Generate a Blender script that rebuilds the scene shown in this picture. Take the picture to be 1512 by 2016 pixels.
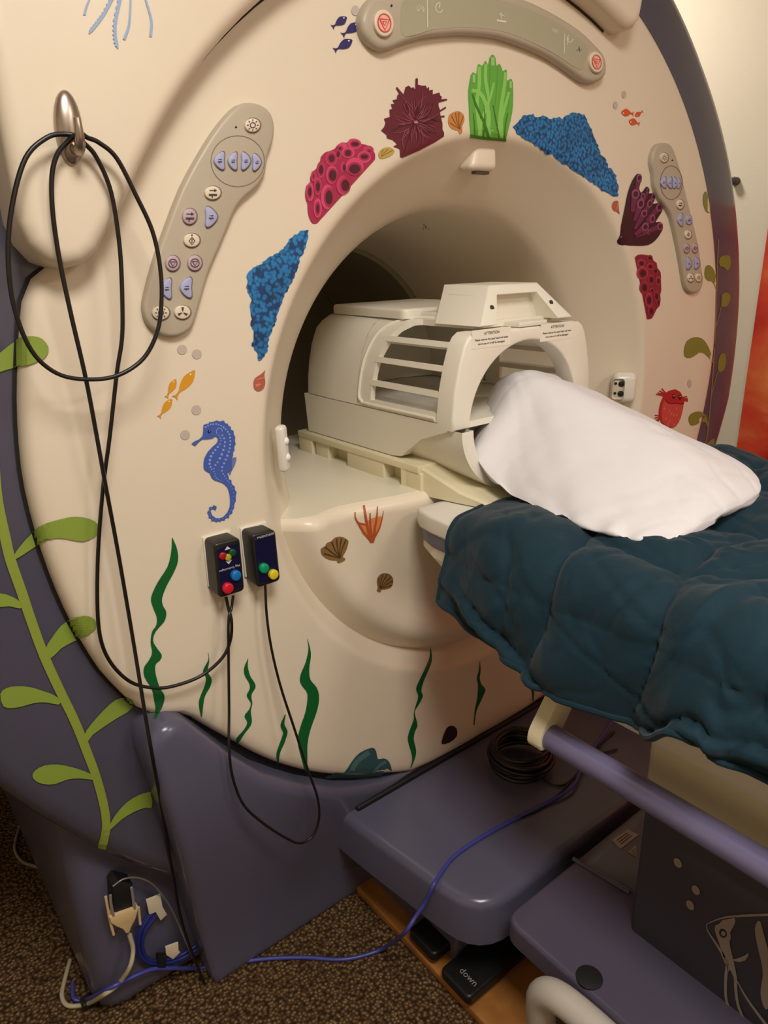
import bpy, bmesh, math, random
from mathutils import Vector, Matrix, noise
from mathutils.bvhtree import BVHTree
from mathutils.geometry import delaunay_2d_cdt

for o in list(bpy.data.objects):
    bpy.data.objects.remove(o)
scene = bpy.context.scene
COL = scene.collection

# ---------------------------------------------------------------- camera
FPX = 1415.477
CAM = Vector((-1.1235, -1.05, 1.448))
RX = Vector((0.78238111, -0.62231604, -0.02454684))     # image right, in the world
RD = Vector((-0.22614198, -0.24714237, -0.94222102))    # image down
RF = Vector((0.58029269, 0.742727, -0.3340913))         # view direction
cd = bpy.data.cameras.new('camera')
cd.sensor_fit = 'VERTICAL'
cd.sensor_height = 36.0
cd.lens = FPX * 36.0 / 2016.0
cd.clip_start = 0.02
cam = bpy.data.objects.new('camera', cd)
COL.objects.link(cam)
mw = Matrix.Identity(4)
for i in range(3):
    mw[i][0] = RX[i]; mw[i][1] = -RD[i]; mw[i][2] = -RF[i]; mw[i][3] = CAM[i]
cam.matrix_world = mw
scene.camera = cam

# ---------------------------------------------------------------- light
scene.view_settings.view_transform = 'Standard'
scene.view_settings.look = 'None'
scene.view_settings.gamma = 1.0
scene.view_settings.exposure = 0.26
scene.view_settings.use_curve_mapping = False
world = bpy.data.worlds.new('world')
scene.world = world
world.use_nodes = True
bgn = world.node_tree.nodes['Background']
bgn.inputs[0].default_value = (1.0, 0.92, 0.8, 1)
bgn.inputs[1].default_value = 0.05
LIGHTS = [  # x, y, z, size x, size y, watts, spread degrees
    (-0.95, -1.35, 2.66, 0.6, 0.6, 34, 180),
    (0.3, -2.5, 2.66, 0.6, 0.6, 18, 180),  # added fill light, unseen, behind the camera
    (0.95, 0.9, 2.66, 0.3, 0.3, 16, 180),  # unseen light added behind the face plane to brighten the right wall
]
for k, (x, y, z, sx, sy, w, sp) in enumerate(LIGHTS):
    ld = bpy.data.lights.new('ceiling_or_fill_light', 'AREA')
    ld.shape = 'RECTANGLE'; ld.size = sx; ld.size_y = sy
    ld.energy = w; ld.color = (1.0, 0.95, 0.88); ld.spread = math.radians(sp)
    lo = bpy.data.objects.new('ceiling_or_fill_light', ld)
    lo.location = (x, y, z)
    COL.objects.link(lo)

# ---------------------------------------------------------------- helpers
def ray(px, py):
    return (RX * ((px - 756.0) / FPX) + RD * ((py - 1008.0) / FPX) + RF)

def at(px, py, x=None, y=None, z=None):
    """point of the plane x=, y= or z= that shows at this pixel"""
    w = ray(px, py)
    if y is not None: t = (y - CAM.y) / w.y
    elif z is not None: t = (z - CAM.z) / w.z
    else: t = (x - CAM.x) / w.x
    return CAM + w * t

def lin(c):
    c = c / 255.0
    return c / 12.92 if c <= 0.04045 else ((c + 0.055) / 1.055) ** 2.4

MATS = {}
def mat(name, rgb, rough=0.5, metal=0.0, spec=0.5, var=0.0, vscale=8.0, bump=0.0, bscale=60.0, rgb2=None, coat=0.0, tex='noise', sheen=0.0, emit=0.0):
    """procedural principled material; rgb is a 0-255 colour"""
    if name in MATS: return MATS[name]
    m = bpy.data.materials.new(name); MATS[name] = m
    m.use_nodes = True
    nt = m.node_tree; b = nt.nodes['Principled BSDF']
    c = tuple(lin(v) for v in rgb) + (1,)
    b.inputs['Base Color'].default_value = c
    b.inputs['Roughness'].default_value = rough
    b.inputs['Metallic'].default_value = metal
    b.inputs['Specular IOR Level'].default_value = spec
    b.inputs['Coat Weight'].default_value = coat
    if sheen: b.inputs['Sheen Weight'].default_value = sheen
    m.diffuse_color = c
    co = nt.nodes.new('ShaderNodeTexCoord')
    if var > 0 or rgb2:
        if tex == 'voronoi':
            n = nt.nodes.new('ShaderNodeTexVoronoi'); out = n.outputs['Distance']
        else:
            n = nt.nodes.new('ShaderNodeTexNoise'); n.inputs['Detail'].default_value = 5; out = n.outputs['Fac']
        n.inputs['Scale'].default_value = vscale
        nt.links.new(co.outputs['Object'], n.inputs['Vector'])
        rp = nt.nodes.new('ShaderNodeValToRGB')
        rp.color_ramp.elements[0].position = 0.3 if tex != 'voronoi' else 0.1
        rp.color_ramp.elements[1].position = 0.7
        if rgb2: c2 = tuple(lin(v) for v in rgb2) + (1,)
        else: c2 = tuple(min(1, v * (1 - var)) for v in c[:3]) + (1,)
        rp.color_ramp.elements[0].color = c2
        rp.color_ramp.elements[1].color = c
        nt.links.new(out, rp.inputs[0])
        nt.links.new(rp.outputs[0], b.inputs['Base Color'])
    if bump > 0:
        n2 = nt.nodes.new('ShaderNodeTexNoise'); n2.inputs['Scale'].default_value = bscale
        n2.inputs['Detail'].default_value = 4
        nt.links.new(co.outputs['Object'], n2.inputs['Vector'])
        bp = nt.nodes.new('ShaderNodeBump'); bp.inputs['Strength'].default_value = bump
        bp.inputs['Distance'].default_value = 0.01
        nt.links.new(n2.outputs['Fac'], bp.inputs['Height'])
        nt.links.new(bp.outputs[0], b.inputs['Normal'])
    return m

def finish(me, smooth=True, angle=35):
    if smooth:
        for p in me.polygons: p.use_smooth = True
        try: me.set_sharp_from_angle(angle=math.radians(angle))
        except Exception: pass

def thing(name, label, cat, loc=(0, 0, 0), group=None, kind=None):
    o = bpy.data.objects.new(name, None)
    o.empty_display_size = 0.05
    o.location = loc
    COL.objects.link(o)
    o['label'] = label; o['category'] = cat
    if group: o['group'] = group
    if kind: o['kind'] = kind
    return o

def obj(name, bm, mats, parent=None, label=None, cat=None, group=None, kind=None, smooth=True, angle=35):
    me = bpy.data.meshes.new(name)
    if isinstance(bm, tuple):
        me.from_pydata(bm[0], [], bm[1])
        if len(bm) > 2:
            for p, i in zip(me.polygons, bm[2]): p.material_index = i
    else:
        bmesh.ops.recalc_face_normals(bm, faces=bm.faces)
        bm.to_mesh(me); bm.free()
    me.update()
    if not isinstance(mats, (list, tuple)): mats = [mats]
    for m in mats: me.materials.append(m)
    finish(me, smooth, angle)
    o = bpy.data.objects.new(name, me)
    COL.objects.link(o)
    if parent is not None:
        o.parent = parent
        off = Vector(parent.location) if parent.parent is None else Vector((0, 0, 0))
        if off.length: o.matrix_parent_inverse = Matrix.Translation(-off)
    else:
        vs = [v.co for v in me.vertices]
        if vs:
            c = Vector(((min(v.x for v in vs) + max(v.x for v in vs)) / 2, (min(v.y for v in vs) + max(v.y for v in vs)) / 2, min(v.z for v in vs)))
            me.transform(Matrix.Translation(-c)); o.location = c
    if label: o['label'] = label
    if cat: o['category'] = cat
    if group: o['group'] = group
    if kind: o['kind'] = kind
    return o

def box(lo, hi, bev=0.0, seg=3, bm=None):
    bm = bm or bmesh.new()
    r = bmesh.ops.create_cube(bm, size=1.0)
    vs = r['verts']
    for v in vs:
        v.co = Vector([lo[i] + (v.co[i] + 0.5) * (hi[i] - lo[i]) for i in range(3)])
    if bev > 0:
        es = list({e for v in vs for e in v.link_edges})
        bmesh.ops.bevel(bm, geom=es, offset=bev, segments=seg, affect='EDGES', profile=0.5)
    return bm

def prism(pts, d, n, bev=0.0, seg=3, bm=None, fn=None):
    """polygon of 3D points pts extruded by vector d*n; bevel only the rim of the far cap"""
    bm = bm or bmesh.new()
    a = [bm.verts.new(p) for p in pts]
    b = [bm.verts.new(Vector(p) + Vector(d) * n) for p in pts]
    k = len(pts)
    bm.faces.new(a[::-1])
    top = bm.faces.new(b)
    for i in range(k):
        bm.faces.new((a[i], a[(i + 1) % k], b[(i + 1) % k], b[i]))
    if bev > 0:
        es = list(top.edges)
        bmesh.ops.bevel(bm, geom=es, offset=bev, segments=seg, affect='EDGES', profile=0.5)
    return bm

def crom(pts, n=8, closed=False):
    pts = [Vector(p) for p in pts]
    out = []
    k = len(pts)
    rng = range(k if closed else k - 1)
    for i in rng:
        if closed: p0, p1, p2, p3 = pts[(i - 1) % k], pts[i], pts[(i + 1) % k], pts[(i + 2) % k]
        else:
            p1, p2 = pts[i], pts[i + 1]
            p0 = pts[i - 1] if i > 0 else p1 * 2 - p2
            p3 = pts[i + 2] if i + 2 < k else p2 * 2 - p1
        for j in range(n):
            t = j / n
            out.append(0.5 * ((2 * p1) + (p2 - p0) * t + (2 * p0 - 5 * p1 + 4 * p2 - p3) * t * t + (3 * p1 - p0 - 3 * p2 + p3) * t * t * t))
    if not closed: out.append(pts[-1])
    return out

def tube(pts, r, seg=8, bm=None, closed=False, rad=None):
    bm = bm or bmesh.new()
    pts = [Vector(p) for p in pts]
    k = len(pts)
    up = None; rings = []
    for i, p in enumerate(pts):
        if closed: t = pts[(i + 1) % k] - pts[(i - 1) % k]
        else: t = pts[min(i + 1, k - 1)] - pts[max(i - 1, 0)]
        t.normalize()
        if up is None:
            up = t.orthogonal().normalized()
        up = (up - t * up.dot(t))
        if up.length < 1e-6: up = t.orthogonal()
        up.normalize()
        s = t.cross(up)
        rr = rad[i] if rad else r
        rings.append([bm.verts.new(p + (up * math.cos(a) + s * math.sin(a)) * rr) for a in [2 * math.pi * q / seg for q in range(seg)]])
    for i in range(k if closed else k - 1):
        A, B = rings[i], rings[(i + 1) % k]
        for q in range(seg):
            bm.faces.new((A[q], A[(q + 1) % seg], B[(q + 1) % seg], B[q]))
    if not closed:
        bm.faces.new(rings[0][::-1]); bm.faces.new(rings[-1])
    return bm

def grid(rows, bm=None, closed=False):
    """rows of 3D points -> quads"""
    bm = bm or bmesh.new()
    V = [[bm.verts.new(p) for p in r] for r in rows]
    for i in range(len(V) - 1):
        n = len(V[i])
        for j in range(n if closed else n - 1):
            bm.faces.new((V[i][j], V[i][(j + 1) % n], V[i + 1][(j + 1) % n], V[i + 1][j]))
    return bm

def disc(c, ax, r, h, bev=0.0, seg=20, bm=None, rx=None):
    """a short cylinder: centre c, axis ax, height h"""
    bm = bm or bmesh.new()
    ax = Vector(ax).normalized(); u = ax.orthogonal().normalized(); w = ax.cross(u)
    pts = [Vector(c) + (u * math.cos(2 * math.pi * i / seg) + w * math.sin(2 * math.pi * i / seg)) * r for i in range(seg)]
    return prism(pts, ax, h, bev, 2, bm)

def sstep(a, b, x):
    t = max(0, min(1, (x - a) / (b - a)))
    return t * t * (3 - 2 * t)

def lerp_tab(tab, x):
    if x <= tab[0][0]: return tab[0][1]
    for (a, b), (c, d) in zip(tab, tab[1:]):
        if x <= c: return b + (d - b) * (x - a) / (c - a)
    return tab[-1][1]

def inpoly(q, P):
    c = False; k = len(P); j = k - 1
    for i in range(k):
        a, b = P[i], P[j]
        if (a[1] > q[1]) != (b[1] > q[1]) and q[0] < (b[0] - a[0]) * (q[1] - a[1]) / (b[1] - a[1]) + a[0]: c = not c
        j = i
    return c

def rprism(out, fn, depth, bev, seg=5, cell=0):
    """rounded plate: 2D outline (counter-clockwise), fn(a, b, h) -> 3D point, far rim rounded by bev"""
    k = len(out)
    P = [Vector((p[0], p[1])) for p in out]
    area = sum(P[i].x * P[(i + 1) % k].y - P[(i + 1) % k].x * P[i].y for i in range(k))
    if area < 0: P = P[::-1]
    N = []
    for i in range(k):
        a = (P[i] - P[i - 1]).normalized(); b = (P[(i + 1) % k] - P[i]).normalized()
        n1 = Vector((-a.y, a.x)); n2 = Vector((-b.y, b.x))
        n = n1 + n2
        n = n / max(n.length_squared / 2, 0.3)
        N.append(n)
    bm = bmesh.new()
    rings = []
    levels = [(0, 0.0)] + [(bev * (1 - math.cos(q / seg * math.pi / 2)), depth - bev + bev * math.sin(q / seg * math.pi / 2)) for q in range(seg + 1)]
    for off, h in levels:
        rings.append([bm.verts.new(fn(P[i].x + N[i].x * off, P[i].y + N[i].y * off, h)) for i in range(k)])
    for A, B in zip(rings, rings[1:]):
        for i in range(k):
            bm.faces.new((A[i], A[(i + 1) % k], B[(i + 1) % k], B[i]))
    for ring_, (off, h) in ((rings[0], levels[0]), (rings[-1], levels[-1])):
        pp = [Vector((P[i].x + N[i].x * off, P[i].y + N[i].y * off)) for i in range(k)]
        inner = []
        if cell > 0:
            x0, x1 = min(p.x for p in pp), max(p.x for p in pp); y0, y1 = min(p.y for p in pp), max(p.y for p in pp)
            x = x0 + cell / 2
            while x < x1:
                y = y0 + cell / 2
                while y < y1:
                    q = Vector((x, y))
                    if inpoly(q, pp) and min((q - p).length for p in pp) > cell * 0.4: inner.append(q)
                    y += cell
                x += cell
        vs, _, fs, ov, _, _ = delaunay_2d_cdt(pp + inner, [], [list(range(k))], 1, 1e-6)
        mp = {}
        for f in fs:
            q = []
            for vi in f:
                if vi not in mp:
                    o_ = [w for w in ov[vi] if w < k]
                    mp[vi] = ring_[o_[0]] if o_ else bm.verts.new(fn(vs[vi].x, vs[vi].y, h))
                q.append(mp[vi])
            try: bm.faces.new(q)
            except ValueError: pass
    return bm

def sm2(pts, n=4):
    return [(p.x, p.y) for p in crom([(x, y, 0) for x, y in pts], n, True)]

# ---------------------------------------------------------------- materials
CREAM = mat('cream_plastic', (226, 212, 190), 0.32, var=0.03, vscale=3, spec=0.45)
CREAM2 = mat('cream_ivory_plastic', (230, 222, 200), 0.38, var=0.03, vscale=5)
IVORY = mat('yellowed_ivory_plastic', (222, 212, 178), 0.4, var=0.05, vscale=5)
PURPLE = mat('slate_purple_gloss', (78, 76, 92), 0.14, spec=0.5, var=0.06, vscale=2)
PURPLE2 = mat('slate_purple_satin', (90, 88, 108), 0.24, var=0.06, vscale=4)
BLACK = mat('black_rubber', (14, 13, 14), 0.6)
CABLE = mat('black_cable', (20, 16, 14), 0.38)
TAUPE = mat('taupe_panel', (180, 168, 148), 0.42, var=0.04, vscale=10)
WALLM = mat('painted_wall', (232, 218, 192), 0.85, var=0.04, vscale=2, bump=0.05, bscale=150)
CEILM = mat('ceiling_white', (225, 220, 210), 0.9, var=0.03)
BOREM = mat('bore_liner', (150, 140, 116), 0.45, var=0.08, vscale=3)

# carpet: woven brown loops
def carpet_mat():
    m = bpy.data.materials.new('brown_loop_carpet'); m.use_nodes = True
    nt = m.node_tree; b = nt.nodes['Principled BSDF']; b.inputs['Roughness'].default_value = 0.95
    b.inputs['Specular IOR Level'].default_value = 0.1
    co = nt.nodes.new('ShaderNodeTexCoord')
    v = nt.nodes.new('ShaderNodeTexVoronoi'); v.inputs['Scale'].default_value = 130
    n = nt.nodes.new('ShaderNodeTexNoise'); n.inputs['Scale'].default_value = 260; n.inputs['Detail'].default_value = 3
    for q in (v, n): nt.links.new(co.outputs['Object'], q.inputs['Vector'])
    rp = nt.nodes.new('ShaderNodeValToRGB')
    e = rp.color_ramp.elements
    e[0].position = 0.05; e[0].color = (lin(168), lin(142), lin(106), 1)
    e[1].position = 0.75; e[1].color = (lin(62), lin(45), lin(29), 1)
    k = rp.color_ramp.elements.new(0.4); k.color = (lin(108), lin(83), lin(55), 1)
    mx = nt.nodes.new('ShaderNodeMix'); mx.data_type = 'RGBA'; mx.blend_type = 'MULTIPLY'; mx.inputs[0].default_value = 0.6
    nt.links.new(v.outputs['Distance'], rp.inputs[0])
    nt.links.new(rp.outputs[0], mx.inputs[6])
    rp2 = nt.nodes.new('ShaderNodeValToRGB'); rp2.color_ramp.elements[0].position = 0.35; rp2.color_ramp.elements[1].position = 0.65
    rp2.color_ramp.elements[0].color = (0.35, 0.3, 0.25, 1)
    nt.links.new(n.outputs['Fac'], rp2.inputs[0]); nt.links.new(rp2.outputs[0], mx.inputs[7])
    nt.links.new(mx.outputs[2], b.inputs['Base Color'])
    bp = nt.nodes.new('ShaderNodeBump'); bp.inputs['Strength'].default_value = 0.8; bp.inputs['Distance'].default_value = 0.006; bp.invert = True
    nt.links.new(v.outputs['Distance'], bp.inputs['Height']); nt.links.new(bp.outputs[0], b.inputs['Normal'])
    return m

# mural on the wall: soft red-orange coral photograph
def mural_mat():
    m = bpy.data.materials.new('red_orange_mural'); m.use_nodes = True
    nt = m.node_tree; b = nt.nodes['Principled BSDF']; b.inputs['Roughness'].default_value = 0.6
    co = nt.nodes.new('ShaderNodeTexCoord')
    mp = nt.nodes.new('ShaderNodeMapping'); mp.inputs['Scale'].default_value = (1, 1.2, 2.6); mp.inputs['Rotation'].default_value = (0.5, 0, 0)
    n = nt.nodes.new('ShaderNodeTexNoise'); n.inputs['Scale'].default_value = 1.1; n.inputs['Detail'].default_value = 6; n.inputs['Distortion'].default_value = 1.2
    nt.links.new(co.outputs['Object'], mp.inputs[0]); nt.links.new(mp.outputs[0], n.inputs['Vector'])
    rp = nt.nodes.new('ShaderNodeValToRGB'); e = rp.color_ramp.elements
    e[0].position = 0.3; e[0].color = (lin(150), lin(36), lin(22), 1)
    e[1].position = 0.72; e[1].color = (lin(244), lin(168), lin(112), 1)
    for p, c in ((0.42, (206, 52, 34)), (0.5, (222, 76, 42)), (0.6, (236, 126, 66))):
        q = e.new(p); q.color = (lin(c[0]), lin(c[1]), lin(c[2]), 1)
    nt.links.new(n.outputs['Fac'], rp.inputs[0]); nt.links.new(rp.outputs[0], b.inputs['Base Color'])
    return m

# ---------------------------------------------------------------- room
XW, YB, XL, YF, ZC = 1.62, 2.6, -2.6, -3.2, 2.7
def slab(name, lo, hi, m):
    return obj(name, box(lo, hi), m, kind='structure', smooth=False)
slab('floor', (XL, YF, -0.08), (XW, YB, 0.0), carpet_mat())
slab('ceiling', (XL, YF, ZC), (XW, YB, ZC + 0.08), CEILM)
slab('wall_right', (XW, YF, 0), (XW + 0.1, YB, ZC), WALLM)
slab('wall_back', (XL, YB, 0), (XW, YB + 0.1, ZC), WALLM)
slab('wall_left', (XL - 0.1, YF, 0), (XL, YB, ZC), WALLM)
slab('wall_front', (XL, YF - 0.1, 0), (XW, YF, ZC), WALLM)
pe = at(1470, 750, x=XW - 0.002).y
obj('wall_mural', box((XW - 0.006, -2.9, 0.12), (XW - 0.001, pe, 1.62), 0.0), mural_mat(), label='large red and orange underwater mural on the wall right of the scanner', cat='mural', smooth=False)
sp = at(1450, 357, x=XW)
bm = disc(sp, (-1, 0, 0), 0.014, 0.03, 0.005)
obj('door_stop', bm, mat('dark_knob', (60, 52, 46), 0.4), label='small dark round knob on the wall beside the scanner rim', cat='knob')

# ---------------------------------------------------------------- scanner shell
C0 = 1.10
scanner = thing('mri_scanner', 'cream and slate purple MRI scanner with a round face and open bore', 'scanner', (0, 0.8, 0))
PROF = [(0.372, 1.7), (0.372, 0.64), (0.385, 0.6), (0.40, 0.5), (0.42, 0.35), (0.438, 0.22), (0.441, 0.142), (0.455, 0.12), (0.468, 0.103), (0.49, 0.078), (0.51, 0.056), (0.53, 0.034), (0.544, 0.018), (0.551, 0.0095), (0.555, 0.0055), (0.559, 0.0026), (0.564, 0.0008), (0.57, 0.0), (0.58, 0.0)]
OUT = [  # face outline around the bore axis: angle (degrees), radius
    (90, .93), (116, .93), (135, .93), (150, .93), (157.0, .905), (158.6, .925), (161, .932), (166, .928), (176, .925), (184.5, .917), (197, .908), (204.5, .893), (206, .866), (208, .846), (211.4, .838), (216.5, .829), (224, .826), (231.4, .823), (239, .82), (247, .818), (253, .825), (257, .818), (262, .808), (270, .80)]
def rout(deg):
    d = deg % 360
    if d < 90 or d > 270:
        d = 180 - d if d < 90 else 540 - d
        if 150 < d < 172: return 0.928
    return lerp_tab(OUT, d)
NT = 180
rows = []
prof = [p for p in PROF if p[1] < 0.63][::-1]
ths = [2 * math.pi * (i + 0.5) / NT for i in range(NT)]
def ringrow(fr, fy):
    r_ = []
    for t in ths:
        R = rout(math.degrees(t)); r, y = fr(R), fy
        r_.append((r * math.cos(t), y, C0 + r * math.sin(t)))
    return r_
rows.append(ringrow(lambda R: R - 0.002, 0.09))
for off, y in ((0.0, 0.03), (0.002, 0.018), (0.008, 0.008), (0.016, 0.003), (0.03, 0.0)):
    rows.append(ringrow(lambda R, off=off: R - off, y))
for f in (0.15, 0.35, 0.55, 0.75, 0.9):
    rows.append(ringrow(lambda R, f=f: (R - 0.03) + (0.59 - R + 0.03) * f, 0.0))
for r, y in prof:
    rows.append([(r * math.cos(t), y, C0 + r * math.sin(t)) for t in ths])
face = obj('face_cover', grid(rows, closed=True), CREAM, scanner, angle=60)
rows = [[(r * math.cos(t), y, C0 + r * math.sin(t)) for t in ths] for r, y in [(0.39, 0.6), (0.376, 0.615), (0.374, 1.05), (0.38, 1.052), (0.38, 1.058), (0.374, 1.06), (0.374, 1.75)]]
obj('bore_tube', grid(rows, closed=True), BOREM, scanner)

rows = []
for dr in (-0.001, 0.005):
    rows.append([((rout(math.degrees(t)) + dr) * math.cos(t), 0.037, C0 + (rout(math.degrees(t)) + dr) * math.sin(t)) for t in ths])
obj('face_gap', grid(rows, closed=True), BLACK, scanner)

# docking bowl below the bore: shelf and rounded belly
ZS = 1.0
BELLY = [(0.0, -0.03), (0.1, -0.029), (0.2, -0.024), (0.28, -0.014), (0.34, -0.001), (0.38, 0.008), (0.41, 0.011), (0.435, 0.007), (0.455, 0.0), (0.472, -0.003), (0.488, 0.001), (0.502, 0.012), (0.515, 0.026), (0.53, 0.045)]
def lerp_s(tab, x):
    k = max(1, min(len(tab) - 3, next((i for i in range(len(tab) - 1) if tab[i + 1][0] >= x), len(tab) - 3)))
    (x0, y0), (x1, y1), (x2, y2), (x3, y3) = tab[k - 1:k + 3]
    t = max(0, min(1, (x - x1) / (x2 - x1)))
    if x < x1 or x > x2: return lerp_tab(tab, x)
    m1 = (y2 - y0) / (x2 - x0) * (x2 - x1); m2 = (y3 - y1) / (x3 - x1) * (x2 - x1)
    return (2*t**3 - 3*t**2 + 1) * y1 + (t**3 - 2*t**2 + t) * m1 + (-2*t**3 + 3*t**2) * y2 + (t**3 - t**2) * m2
def belly_y(x, z):
    r = math.hypot(x, z - C0)
    return lerp_s(BELLY, r)
rows = []
NB = 96
for j in range(51):
    row = []
    for i in range(NB + 1):
        f = i / NB
        z0 = ZS - 0.022 if j >= 3 else ZS - 0.022 + 0.022 * math.sin((3 - j) / 3 * math.pi / 2)
        yo = 0 if j >= 3 else 0.022 * (1 - math.cos((3 - j) / 3 * math.pi / 2))
        # rows run from the rim down to the circle r = .478
        xm = math.sqrt(0.528 ** 2 - (C0 - (ZS - 0.022)) ** 2)
        x = -xm + 2 * xm * f
        if j < 3:
            row.append((x, belly_y(x, ZS - 0.022) + yo, z0))
        else:
            zb = C0 - math.sqrt(max(0.528 ** 2 - x * x, 0.0))
            z = (ZS - 0.022) + (zb - (ZS - 0.022)) * ((j - 3) / 47)
            row.append((x, belly_y(x, z), z))
    rows.append(row)
belly = obj('docking_bowl', grid(rows), CREAM, scanner, angle=50)
pts = []
for i in range(41):
    x = -0.512 + 1.024 * i / 40
    pts.append(Vector((x, belly_y(x, ZS) + 0.02, ZS - 0.004)))
pts += [Vector((0.40, 0.6, ZS - 0.004)), Vector((-0.40, 0.6, ZS - 0.004))]
shelf = obj('bridge_shelf', prism(pts, (0, 0, -1), 0.02), CREAM2, scanner)
shelf.data.transform(Matrix.Translation((0, 0, 0.004)))

# purple ring and barrel
RS = [(-90, 1.0), (-30, 1.003), (-15, 1.02), (-5, 1.045), (12, 1.04), (30, 1.022), (45, 1.0), (65, 0.985), (90, 0.985)]
def rscale(t, r):
    el = math.degrees(math.asin(math.sin(t)))
    return r * (1 + (lerp_tab(RS, el) - 1) * sstep(0.95, 1.05, r))
rows = [[(rscale(t, r) * math.cos(t), y, C0 + rscale(t, r) * math.sin(t)) for t in ths] for r, y in [(0.79, 0.045), (0.9, 0.04), (1.0, 0.04), (1.07, 0.045), (1.09, 0.052), (1.105, 0.066), (1.115, 0.09), (1.118, 0.12), (1.118, 1.6), (1.1, 1.68), (0.37, 1.72)]]
ring = obj('barrel_shell', grid(rows, closed=True), PURPLE, scanner, angle=50)
plinth = obj('plinth', box((-0.962, 0.12, 0.0), (0.962, 1.6, 0.75), 0.05, 3), PURPLE2, scanner)
# dark seal behind the lower edge of the face
tt = [math.radians(207 + 126 * i / 60) for i in range(61)]
rows = []
for dr, y in ((-0.04, 0.028), (0.075, 0.028)):
    rows.append([((rout(math.degrees(t)) + dr) * math.cos(t), y, C0 + (rout(math.degrees(t)) + dr) * math.sin(t)) for t in tt])
seal = obj('edge_seal', grid(rows), BLACK, scanner)
seal2 = obj('edge_seal', box((-0.40, -0.004, 0.288), (0.40, 0.03, 0.311), 0.004), BLACK, scanner)

# crown plate over the top of the face
cp = [(-0.886, 2.10), (-0.886, 1.62), (-0.885, 1.50), (-0.878, 1.474), (-0.862, 1.453), (-0.84, 1.444), (-0.815, 1.449), (-0.795, 1.465), (-0.778, 1.49)]
for i in range(29):
    a = 150 - i * (150 - 69) / 28
    r = 0.862 if a > 115 else 0.862 - 0.036 * sstep(115, 75, a)
    cp.append((r * math.cos(math.radians(a)), C0 + r * math.sin(math.radians(a))))
cp += [(0.318, 1.866), (0.338, 1.872), (0.352, 1.888), (0.358, 1.915), (0.36, 2.10)]
crown = obj('crown_cover', rprism(cp, lambda a, b, h: (a, 0.06 - h, b), 0.112, 0.022, 6), CREAM, scanner, angle=60)

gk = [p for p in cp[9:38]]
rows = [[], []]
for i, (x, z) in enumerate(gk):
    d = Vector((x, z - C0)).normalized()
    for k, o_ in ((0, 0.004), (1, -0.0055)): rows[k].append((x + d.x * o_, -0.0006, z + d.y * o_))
obj('crown_gap_shadow', grid(rows), mat('gap_shadow_brown', (48, 38, 28), 0.8), scanner)  # flat brown strip painted as the shadow line under the crown's edge

# purple skirt in front of the lower face
sk = [(-0.745, 0.0), (-0.76, 0.12), (-0.795, 0.4), (-0.829, 0.64), (-0.834, 0.68), (-0.828, 0.712), (-0.81, 0.731), (-0.785, 0.733), (-0.762, 0.719), (-0.744, 0.694), (-0.683, 0.605), (-0.63, 0.539), (-0.58, 0.492), (-0.532, 0.451), (-0.443, 0.388), (-0.38, 0.356), (-0.317, 0.331), (-0.25, 0.318), (-0.15, 0.315)]
sk = sk + [(-x, z) for x, z in sk[::-1]]
def dens(P, d):
    out = []
    for i in range(len(P)):
        a, b = Vector(P[i]), Vector(P[(i + 1) % len(P)]); n = max(1, int((b - a).length / d))
        out += [tuple(a + (b - a) * j / n) for j in range(n)]
    return out
def skf(a, b, h):
    return (a, 0.12 - h * (1 - 0.6 * (1 - sstep(0.0, 0.62, b))), b)
skirt = obj('front_skirt', rprism(dens(sk, 0.03), skf, 0.165, 0.024, 6, 0.03), PURPLE2, scanner, angle=60)

# dock platform in front of the skirt
def rpoly(pts, rad, n=6):
    out = []
    k = len(pts)
    for i in range(k):
        p0, p1, p2 = Vector(pts[i - 1]), Vector(pts[i]), Vector(pts[(i + 1) % k])
        a = (p0 - p1).normalized(); b = (p2 - p1).normalized()
        rr = rad[i] if isinstance(rad, (list, tuple)) else rad
        if rr <= 0: out.append(p1); continue
        A = p1 + a * rr; B = p1 + b * rr
        for q in range(n + 1):
            t = q / n
            out.append((A * (1 - t) ** 2 + p1 * 2 * t * (1 - t) + B * t * t))
    return out
pl = rpoly([(-0.435, 0.05, 0.2), (-0.43, -0.02, 0.2), (-0.385, -0.365, 0.2), (0.385, -0.365, 0.2), (0.43, -0.02, 0.2), (0.435, 0.05, 0.2)], [0, 0.09, 0.09, 0.09, 0.09, 0])
platform = obj('dock_platform', rprism([(p.x, p.y) for p in pl], lambda a, b, h: (a, b, 0.195 + h), 0.105, 0.02, 5), PURPLE2, scanner, angle=60)
obj('dock_pedestal', box((-0.33, -0.25, 0.0), (0.33, 0.13, 0.21), 0.01), PURPLE2, scanner)

# ---------------------------------------------------------------- patient table
WHITEP = mat('white_table_plastic', (226, 222, 210), 0.4, var=0.02)
table = thing('patient_table', 'cream patient table docked to the scanner with a purple side rail', 'table', (0, -0.9, 0))
YE = -2.0
def loft_y(secs, bm=None):
    """secs: (y, [(x, z), ...]) closed cross-sections"""
    rows = [[(x, y, z) for x, z in s] for y, s in secs]
    bm = grid(rows, bm, closed=True)
    bm.faces.ensure_lookup_table(); bm.verts.ensure_lookup_table()
    n = len(secs[0][1]); k = len(secs)
    bm.faces.new([bm.verts[i] for i in range(n)][::-1])
    bm.faces.new([bm.verts[(k - 1) * n + i] for i in range(n)])
    return bm
def rsec(hw, z0, z1, r, n=4):
    pts = []
    for cx, cz, a0 in ((hw - r, z1 - r, 0), (-hw + r, z1 - r, 90), (-hw + r, z0 + r, 180), (hw - r, z0 + r, 270)):
        for q in range(n + 1):
            a = math.radians(a0 + 90 * q / n)
            pts.append((cx + r * math.cos(a), cz + r * math.sin(a)))
    return pts
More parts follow.
